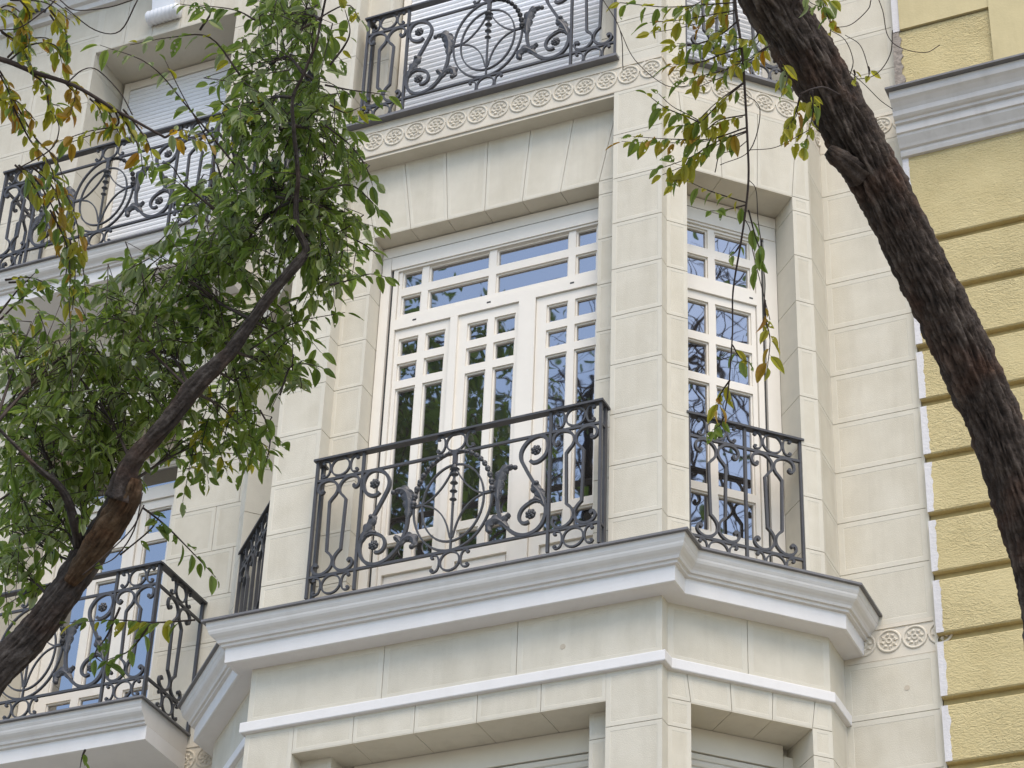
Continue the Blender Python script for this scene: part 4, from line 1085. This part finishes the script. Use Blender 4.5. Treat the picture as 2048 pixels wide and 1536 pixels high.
# secondary branches to cluster centres, with leafy twigs around them
# cluster: (u, v, ru, rv, twigs, colours, size)
G = (0, 1, 1, 1, 4, 1, 4); GY = (0, 1, 1, 1, 2, 4); YB_ = (2, 2, 1, 3, 4, 2); Y2 = (2, 2, 1, 3)
clusters = [(600, 60, 90, 80, 20, G), (540, 130, 90, 80, 16, G), (640, 200, 70, 80, 16, G), (560, 270, 100, 80, 24, G), (500, 230, 60, 80, 9, GY), (650, 320, 80, 80, 18, G), (540, 390, 110, 80, 26, G), (420, 430, 80, 80, 17, G), (660, 420, 60, 60, 10, G), (480, 500, 110, 70, 24, G), (590, 480, 80, 60, 14, G), (660, 540, 70, 55, 13, G),
    (350, 560, 110, 70, 22, G), (230, 620, 90, 60, 13, G), (420, 640, 110, 70, 24, G), (540, 660, 70, 60, 12, G), (300, 700, 120, 80, 28, G), (150, 690, 120, 70, 20, G), (50, 680, 70, 70, 10, GY), (60, 780, 90, 80, 18, G), (190, 800, 120, 80, 30, G), (330, 800, 90, 70, 16, G), (480, 770, 90, 70, 16, G), (560, 720, 60, 50, 8, G),
    (80, 890, 110, 80, 24, G), (220, 890, 80, 60, 16, G), (390, 890, 80, 50, 12, GY), (480, 850, 60, 50, 8, GY), (70, 990, 90, 70, 18, G), (170, 960, 60, 60, 10, G), (50, 1070, 70, 70, 13, G), (130, 1060, 50, 60, 7, G), (30, 1150, 50, 50, 6, G)]
for (cu, cv, ru, rv, nt_, cols) in clusters:
    cD = 7.72 + rl.uniform(-.1, .3)
    c = dep(cu, cv, cD); s0 = min(skel, key=lambda q: (q - c).length + .4 * max(0, q.z - c.z + .05))
    mid = (s0 + c) / 2 + Vector((0, 0, rl.uniform(-.02, .06)))
    BR = smooth_path([s0, mid, c], 5); tube(FL.wood, BR, [.006 - .0004 * i for i in range(11)], 5)
    for k in range(int(nt_ * 1.3)):
        a = rl.uniform(0, 2 * math.pi); rr = math.sqrt(rl.random())
        u, v = cu + ru * rr * math.cos(a), cv + rv * rr * math.sin(a); dd = cD + rl.uniform(-.45, .3) if cv < 430 else max(7.42, cD + rl.uniform(-.36, .3))
        e = dep(u, v, dd)
        dirv = (e - c); dirv = dirv.normalized() if dirv.length > .01 else Vector((1, 0, 0))
        dirv = (dirv * .6 + Vector((rl.uniform(-.6, .6), rl.uniform(-.6, .6), rl.uniform(-.75, .35)))).normalized()
        Ln = rl.uniform(.14, .26)
        st_ = e - dirv * Ln * .6; en = e + dirv * Ln * .4 + GRAV * .03
        b0 = BR[rl.randrange(3, len(BR))]; m0 = b0.lerp(st_, .5) + Vector((0, 0, .015))
        tube(FL.wood, [b0, m0, st_], [.0018, .0015, .0013], 3)
        FL.twig([st_, st_.lerp(en, .5) + Vector((0, 0, .012)), en], .0022, .001, rl.randint(7, 11), .055, cols, rnd=rl, droop=.34, jit=.42)
def spray(F, pts, n, cols, D=7.4, size=.055, r0=.004, rnd=None, droop=.55, t0=.12, depths=None):
    P = [dep(u, v, (depths[i] if depths else D) + .03 * math.sin(i * 2.1)) for i, (u, v) in enumerate(pts)]
    F.twig(P, r0, .0012, n, size, cols, rnd=rnd or rl, droop=droop, t0=t0)
# single sprays that reach out of the crown
for pts, n, cols in [
    ([(285, 1015), (330, 1050), (380, 1100), (432, 1155)], 15, (0, 0, 1)),
    ([(660, 570), (700, 560), (740, 548), (775, 555)], 10, (0, 1)),
    ([(560, 790), (580, 735), (610, 728), (645, 735)], 9, (0, 0)), ([(500, 700), (560, 660), (610, 640), (690, 625)], 12, (0, 1)),
    ([(520, 820), (540, 860), (538, 900), (532, 925)], 8, (0, 1)), ([(690, 470), (730, 490), (755, 510)], 7, (0, 1)),
    ([(640, 380), (700, 370), (740, 400), (760, 425)], 10, (0, 0, 1)), ([(650, 250), (700, 290), (730, 330), (745, 370)], 11, (0, 1)), ([(650, 170), (700, 180), (740, 185), (775, 190)], 9, (0, 1)),
    ([(660, 130), (690, 90), (700, 60), (690, 20)], 8, (1, 2)), ([(660, 210), (690, 225), (720, 215)], 7, (2, 1)), ([(600, 60), (690, 10), (720, 40)], 7, (1, 4)),
    ([(470, 330), (380, 220), (300, 130), (200, 90)], 16, (1, 4, 1)), ([(480, 150), (420, 75), (340, 75), (260, 90)], 13, (1, 2, 4)), ([(450, 380), (420, 290), (370, 200), (330, 120)], 12, (1, 4, 2)),
    ([(430, 420), (370, 370), (340, 330), (300, 330)], 12, (0, 1)), ([(400, 60), (420, 20), (360, 8)], 9, (4, 1, 1)), ([(510, 40), (470, 20), (400, 10)], 9, (0, 1)),
    ([(390, 1240), (310, 1245), (230, 1240), (140, 1245)], 17, (1, 1, 2)), ([(240, 1215), (215, 1270), (190, 1310), (225, 1335)], 8, (0, 0)), ([(240, 1110), (300, 1060), (320, 1030)], 6, (0, 1)), ([(300, 1250), (260, 1300), (215, 1320)], 6, (1, 0)),
    ([(170, 1500), (164, 1515), (160, 1536)], 3, (1, 1)), ([(0, 1000), (30, 980), (70, 960)], 6, (0, 1))]:
    spray(FL, pts, n, cols)
# yellowing, drooping boughs at the upper left
bough = [(-260, 60), (-120, 95), (0, 118), (70, 145), (150, 172), (240, 225), (330, 275)]
tube(FL.wood, smooth_path([dep(u, v, 7.1) for u, v in bough], 6), [.011 - .0002 * i for i in range(37)], 5)
tube(FL.wood, smooth_path([dep(-260, 60, 7.1), dep(-420, 230, 7.15), dep(-470, 700, 7.2), dep(-420, 1300, 7.2), dep(-300, 1860, 7.2)], 8), [.011 + .0011 * i for i in range(33)], 8)
for pts, n, cols in [
    ([(-20, 40), (10, 20), (40, 40), (55, 80)], 12, YB_), ([(0, 60), (40, 90), (60, 130)], 12, YB_), ([(20, 120), (60, 90), (110, 90), (125, 130)], 13, YB_), ([(60, 145), (90, 170), (100, 220), (120, 235)], 13, YB_),
    ([(130, 165), (150, 190), (140, 230)], 10, (3, 3, 2)), ([(0, 150), (20, 190), (30, 240)], 10, Y2), ([(-10, 200), (30, 200), (70, 240)], 9, Y2), ([(100, 20), (130, 60), (135, 110)], 10, Y2), ([(40, 0), (60, 30), (40, 70)], 10, YB_),
    ([(230, 220), (235, 250), (180, 262), (110, 285)], 12, Y2), ([(240, 225), (260, 260), (280, 300), (285, 340)], 10, YB_), ([(190, 200), (215, 220), (240, 270)], 9, YB_), ([(330, 275), (360, 260), (400, 270)], 8, YB_), ([(20, 200), (60, 280), (100, 330), (120, 420)], 14, Y2),
    ([(30, 330), (60, 360), (90, 420), (95, 480)], 15, Y2), ([(70, 330), (120, 370), (150, 430), (160, 500)], 15, Y2), ([(100, 420), (130, 480), (140, 540), (138, 600)], 15, GY), ([(140, 480), (150, 540), (145, 620)], 12, Y2), ([(10, 560), (60, 555), (110, 575)], 10, GY), ([(0, 640), (40, 600), (80, 570)], 9, GY), ([(20, 0), (90, 5), (140, 40)], 9, YB_)]:
    spray(FL, pts, int(n * 1.25), cols, D=7.1, size=.050)
    ju, jv = rl.uniform(-26, 26), rl.uniform(-26, 26)
    spray(FL, [(u + ju * (.4 + .3 * q_), v + jv * (.4 + .3 * q_)) for q_, (u, v) in enumerate(pts)], int(n * .9), cols, D=7.2, size=.047)
for pts in ([(120, 0), (150, 20), (215, 15), (265, 0)], [(130, 15), (190, 60), (240, 62), (275, 0)], [(110, 230), (118, 260), (100, 300), (30, 340)], [(135, 165), (165, 140), (195, 140), (240, 185), (265, 230)], [(138, 600), (140, 640), (142, 700), (146, 790)], [(0, 60), (40, 55), (90, 20), (110, 0)], [(288, 1010), (262, 1060), (200, 1120), (165, 1150)], [(285, 985), (268, 1060), (230, 1115), (185, 1135)]):
    tube(FL.wood, smooth_path([dep(u, v, 7.05) for u, v in pts], 5), .0022, 4)
# crown above the picture (seen mirrored in the window panes)
def upper_crown(F, s0, lims, size, cols, rnd, ntw):
    for e, r0 in lims:
        mid = s0.lerp(e, .5) + Vector((rnd.uniform(-.15, .15), rnd.uniform(-.15, .15), .1)); P = smooth_path([s0, mid, e], 8); N = len(P)
        tube(F.wood, P, [r0 * (1 - .8 * i / (N - 1)) for i in range(N)], 6)
        for k in range(ntw):
            p = P[rnd.randrange(3, N)]; d = Vector((rnd.gauss(0, 1), rnd.gauss(0, 1), rnd.gauss(.1, .7))).normalized()
            q = p + d * rnd.uniform(.15, .4); e2 = q + d * .2 + GRAV * .08
            ok = True
            for w_ in (q, e2):
                uvd = w_ - CAM; zz = uvd.dot(FWD)
                if 768 - FPX * uvd.dot(UPV) / zz > -110: ok = False
            if not ok: continue
            tube(F.wood, [p, q], [.003, .002], 3)
            F.twig([q, (q + e2) / 2 + Vector((0, 0, .02)), e2], .002, .001, 9, size, cols, rnd=rnd, droop=.4, jit=.4)
S0 = dep(690, -150, 7.48)
upper_crown(FL, S0, [(S0 + Vector((dx, dy, dz)), .014) for dx, dy, dz in ((-.6, .2, 1.0), (.5, -.3, 1.2), (0, .5, 1.5), (-1.1, -.2, .9), (.2, -.7, 1.0), (.9, .3, .8), (-.4, -.1, 1.8))], .06, G, rl, 26)
FL.build(LT, 300)

# ---------------- right tree
RT = empty('street_tree', label='dark rough-barked tree trunk leaning diagonally at right with hanging yellowing twigs', category='tree')
tr = [(1340, -420, 7.4), (1440, -190, 7.45), (1545, 0, 7.5), (1614, 109, 7.5), (1719, 300, 7.5), (1822, 495, 7.5), (1920, 690, 7.5), (2003, 886, 7.5), (2075, 1100, 7.5), (2130, 1380, 7.45), (2170, 1750, 7.35)]
rad = [.075, .083, .089, .086, .083, .082, .083, .085, .09, .1, .115]
tpts = [dep(*q) for q in tr]; bb = tpts[-1]
tpts += [Vector((bb.x + .12, bb.y + .05, bb.z - .8)), Vector((bb.x + .2, bb.y + .05, GZ + 1.2)), Vector((bb.x + .22, bb.y + .05, GZ - .05))]
rad += [.13, .15, .2]
barkbody('trunk', tpts, rad, RT, 'bark', seg=132, step=.0085, amp=.22, lump=.09, seed=50)
barkbody('branch_stub', [dep(1720, 350, 7.46), dep(1690, 325, 7.43), dep(1664, 306, 7.42), dep(1655, 300, 7.42)], [.046, .034, .026, .018], RT, 'bark', seg=30, step=.01, amp=.3, lump=.2, seed=61)
FR = Foliage(); rr_ = random.Random(23)
AUT = (2, 2, 1, 2, 2, 3); GR = (1, 4, 2)
main = [(1520, -180), (1478, -60), (1470, 0), (1484, 103), (1490, 187), (1495, 281), (1497, 359), (1489, 437), (1481, 490), (1466, 583), (1465, 664), (1457, 776), (1447, 837)]
tube(FR.wood, smooth_path([dep(u, v, 7.2) for u, v in main], 5), [.0055 - .00006 * i for i in range(61)], 6)
for pts, n, cols in [
    ([(1470, 5), (1400, 10), (1330, 14), (1240, 5)], 13, (1, 1, 2)), ([(1475, 20), (1420, 30), (1360, 40), (1300, 45)], 11, AUT), ([(1478, 40), (1440, 70), (1390, 90), (1345, 92)], 10, GR), ([(1484, 95), (1440, 110), (1400, 125), (1345, 130)], 10, AUT), ([(1486, 120), (1450, 140), (1410, 150), (1370, 160)], 9, (2, 3, 1)), ([(1470, -20), (1420, -5), (1370, 20)], 8, GR),
    ([(1489, 165), (1440, 205), (1400, 245), (1370, 250)], 11, AUT), ([(1400, 245), (1370, 232), (1330, 215), (1296, 190)], 10, (1, 1, 1, 2)), ([(1493, 255), (1420, 278), (1340, 278), (1266, 273)], 14, (1, 2, 3)), ([(1493, 262), (1430, 285), (1380, 315), (1318, 338)], 12, (1, 2, 1)), ([(1490, 230), (1440, 240), (1410, 262)], 9, AUT), ([(1380, 315), (1365, 345), (1345, 370)], 6, AUT), ([(1492, 405), (1450, 392), (1410, 378), (1372, 360)], 7, (1, 2)), ([(1492, 410), (1450, 420), (1420, 422)], 4, (1, 1)),
    ([(1497, 420), (1510, 470), (1520, 505), (1515, 535)], 7, (1, 1, 1)), ([(1480, 490), (1470, 505), (1462, 512)], 3, (1, 1)), ([(1530, 600), (1532, 640), (1540, 680), (1535, 735)], 9, (2, 3, 2)), ([(1465, 690), (1480, 715), (1500, 725)], 6, (2, 1)), ([(1460, 760), (1440, 790), (1435, 820)], 6, (3, 2)), ([(1447, 835), (1440, 850), (1425, 860)], 4, (1, 1)),
    ([(1600, 190), (1590, 230), (1570, 265)], 7, AUT), ([(1625, 180), (1625, 230), (1610, 290)], 10, AUT), ([(1640, -10), (1650, 20), (1660, 45)], 7, AUT), ([(1600, -20), (1630, -5), (1660, 0)], 6, GR), ([(1560, 120), (1575, 150), (1570, 175)], 6, GR), ([(1540, 90), (1500, 120), (1470, 130)], 8, AUT), ([(1520, 60), (1500, 80), (1430, 60)], 8, GR)]:
    spray(FR, pts, int(n * 1.3), cols, D=7.2, size=.056, r0=.003, rnd=rr_, droop=.7)
    if pts[0][1] < 300:
        ju, jv = rr_.uniform(-24, 24), rr_.uniform(-16, 24)
        spray(FR, [(u + ju * (.2 + .3 * q_), v + jv * (.2 + .3 * q_)) for q_, (u, v) in enumerate(pts)], int(n * .7), cols, D=7.28, size=.05, r0=.002, rnd=rr_, droop=.6)
for pts in ([(1495, 281), (1470, 300), (1440, 310), (1430, 345)], [(1490, 187), (1520, 220), (1500, 300), (1440, 330)], [(1497, 300), (1550, 295), (1600, 270), (1625, 255)], [(1497, 359), (1512, 380), (1516, 440), (1525, 500)], [(1520, 505), (1530, 560), (1528, 620), (1532, 640)], [(1745, -30), (1765, 20), (1775, 70), (1800, 95), (1850, 105), (1880, 90)], [(1660, 55), (1700, 50), (1735, 20), (1742, 0)], [(1690, 135), (1730, 170), (1760, 200), (1785, 218)], [(1785, 60), (1780, 110), (1750, 150), (1700, 160)], [(1690, 70), (1720, 90), (1735, 130), (1738, 150)], [(1660, 60), (1690, 80), (1706, 120), (1700, 150)], [(1489, 437), (1500, 460), (1505, 500), (1540, 640)], [(1240, 60), (1270, 120), (1330, 170), (1380, 172)], [(1200, -10), (1240, 60), (1246, 140)]):
    tube(FR.wood, smooth_path([dep(u, v, 7.25) for u, v in pts], 6), .0016, 4)
for u, v in ((1737, 148), (1708, 155), (1660, 62)): spray(FR, [(u, v - 14), (u + 2, v - 5), (u, v + 6)], 2, (3, 2), D=7.25, size=.05, rnd=rr_)
tube(FR.wood, smooth_path([dep(1560, 60, 7.45), dep(1600, -40, 7.4), dep(1550, -190, 7.25), dep(1520, -180, 7.2)], 6), .009, 5)
tube(FR.wood, smooth_path([dep(1680, 190, 7.42), dep(1650, 175, 7.3), dep(1625, 178, 7.22), dep(1600, 188, 7.2)], 6), .003, 4)
tube(FR.wood, smooth_path([dep(1560, 30, 7.45), dep(1700, -80, 7.35), dep(1745, -40, 7.25), dep(1745, -30, 7.25)], 6), .004, 4)
S1 = dep(1345, -410, 7.4)
upper_crown(FR, S1, [(S1 + Vector((dx, dy, dz)), .045) for dx, dy, dz in ((-1.1, -.2, 1.3), (-.3, .3, 1.9), (.5, -.3, 1.7), (-.8, .5, 1.6))], .06, (2, 1, 1, 4), rr_, 45)
FR.build(RT, 300)

# ---------------- trees across the street (mirrored in the panes)
def far_tree(name_label, bx_, by_, ctr, rad_, nl, bare, seed):
    t = empty('street_tree', label=name_label, category='tree', group='trees across the street'); q = random.Random(seed)
    c = Vector(ctr); base_ = Vector((bx_, by_, GZ)); top = c + Vector((0, 0, rad_[2] * .5))
    wood = MB(); P = smooth_path([base_, base_.lerp(c, .4) + Vector((.2, .1, 0)), c, top], 8); N = len(P)
    tube(wood, P, [.2 - .17 * i / (N - 1) for i in range(N)], 10); link('trunk', wood.mesh('trunk', M['bark']), t)
    br = MB(); ends = []
    for k in range(52 if bare else 46):
        s_ = P[q.randrange(N // 3, N)]
        d = Vector((q.gauss(0, 1), q.gauss(0, 1), q.gauss(.1, .8))).normalized()
        e = c + Vector((d.x * rad_[0], d.y * rad_[1], d.z * rad_[2])) * q.uniform(.55, 1.0)
        mpt = s_.lerp(e, .5) + Vector((q.uniform(-.3, .3), q.uniform(-.3, .3), .3))
        tube(br, smooth_path([s_, mpt, e], 5), [(.022 - .0019 * i) if bare else (.035 - .0028 * i) for i in range(11)], 5); ends.append((mpt, e))
        for j in range(9 if bare else 4):
            f0 = mpt.lerp(e, q.random()); f1 = f0 + Vector((q.gauss(0, .5), q.gauss(0, .5), q.gauss(.1, .45)))
            tube(br, [f0, f0.lerp(f1, .5) + Vector((0, 0, .06)), f1], [.008, .005, .002] if bare else [.010, .007, .003], 4); ends.append((f0, f1))
    link('branches', br.mesh('branches', M['twig']), t)
    if nl:
        vs = []; fs = []
        for k in range(nl):
            a, b = q.choice(ends); p = a.lerp(b, q.uniform(.2, 1.1)) + Vector((q.gauss(0, .18), q.gauss(0, .18), q.gauss(-.05, .18)))
            g = LG[q.randrange(6)]; sz = q.uniform(.09, .17)
            mt = Matrix.Translation(p) @ Matrix.Rotation(q.uniform(0, 6.3), 4, 'Z') @ Matrix.Rotation(q.uniform(-.4, 1.5), 4, 'Y') @ Matrix.Rotation(q.uniform(0, 6.3), 4, 'X') @ Matrix.Scale(sz, 4)
            o = len(vs); vs += [tuple(mt @ Vector(v)) for v in g[0]]; fs += [tuple(i + o for i in f) for f in g[1]]
        me = bpy.data.meshes.new('foliage'); me.from_pydata(vs, [], fs); me.materials.append(LEAF_PLAIN); me.update(); link('foliage', me, t, kind='stuff')
far_tree('tall leafy tree across the street mirrored in the bay window panes', -8.3, -10.5, (-8.3, -10.2, 8.4), (3.0, 2.4, 4.2), 15000, False, 3)
far_tree('bare branched tree mirrored in the right panes of the bay window', -6.2, -13.5, (-6.3, -13.2, 9.6), (2.6, 2.2, 4.0), 500, True, 4)
far_tree('bare tree to the right mirrored in the canted window', 9.5, -3.6, (9.6, -3.3, 7.4), (2.8, 2.4, 3.8), 300, True, 5)
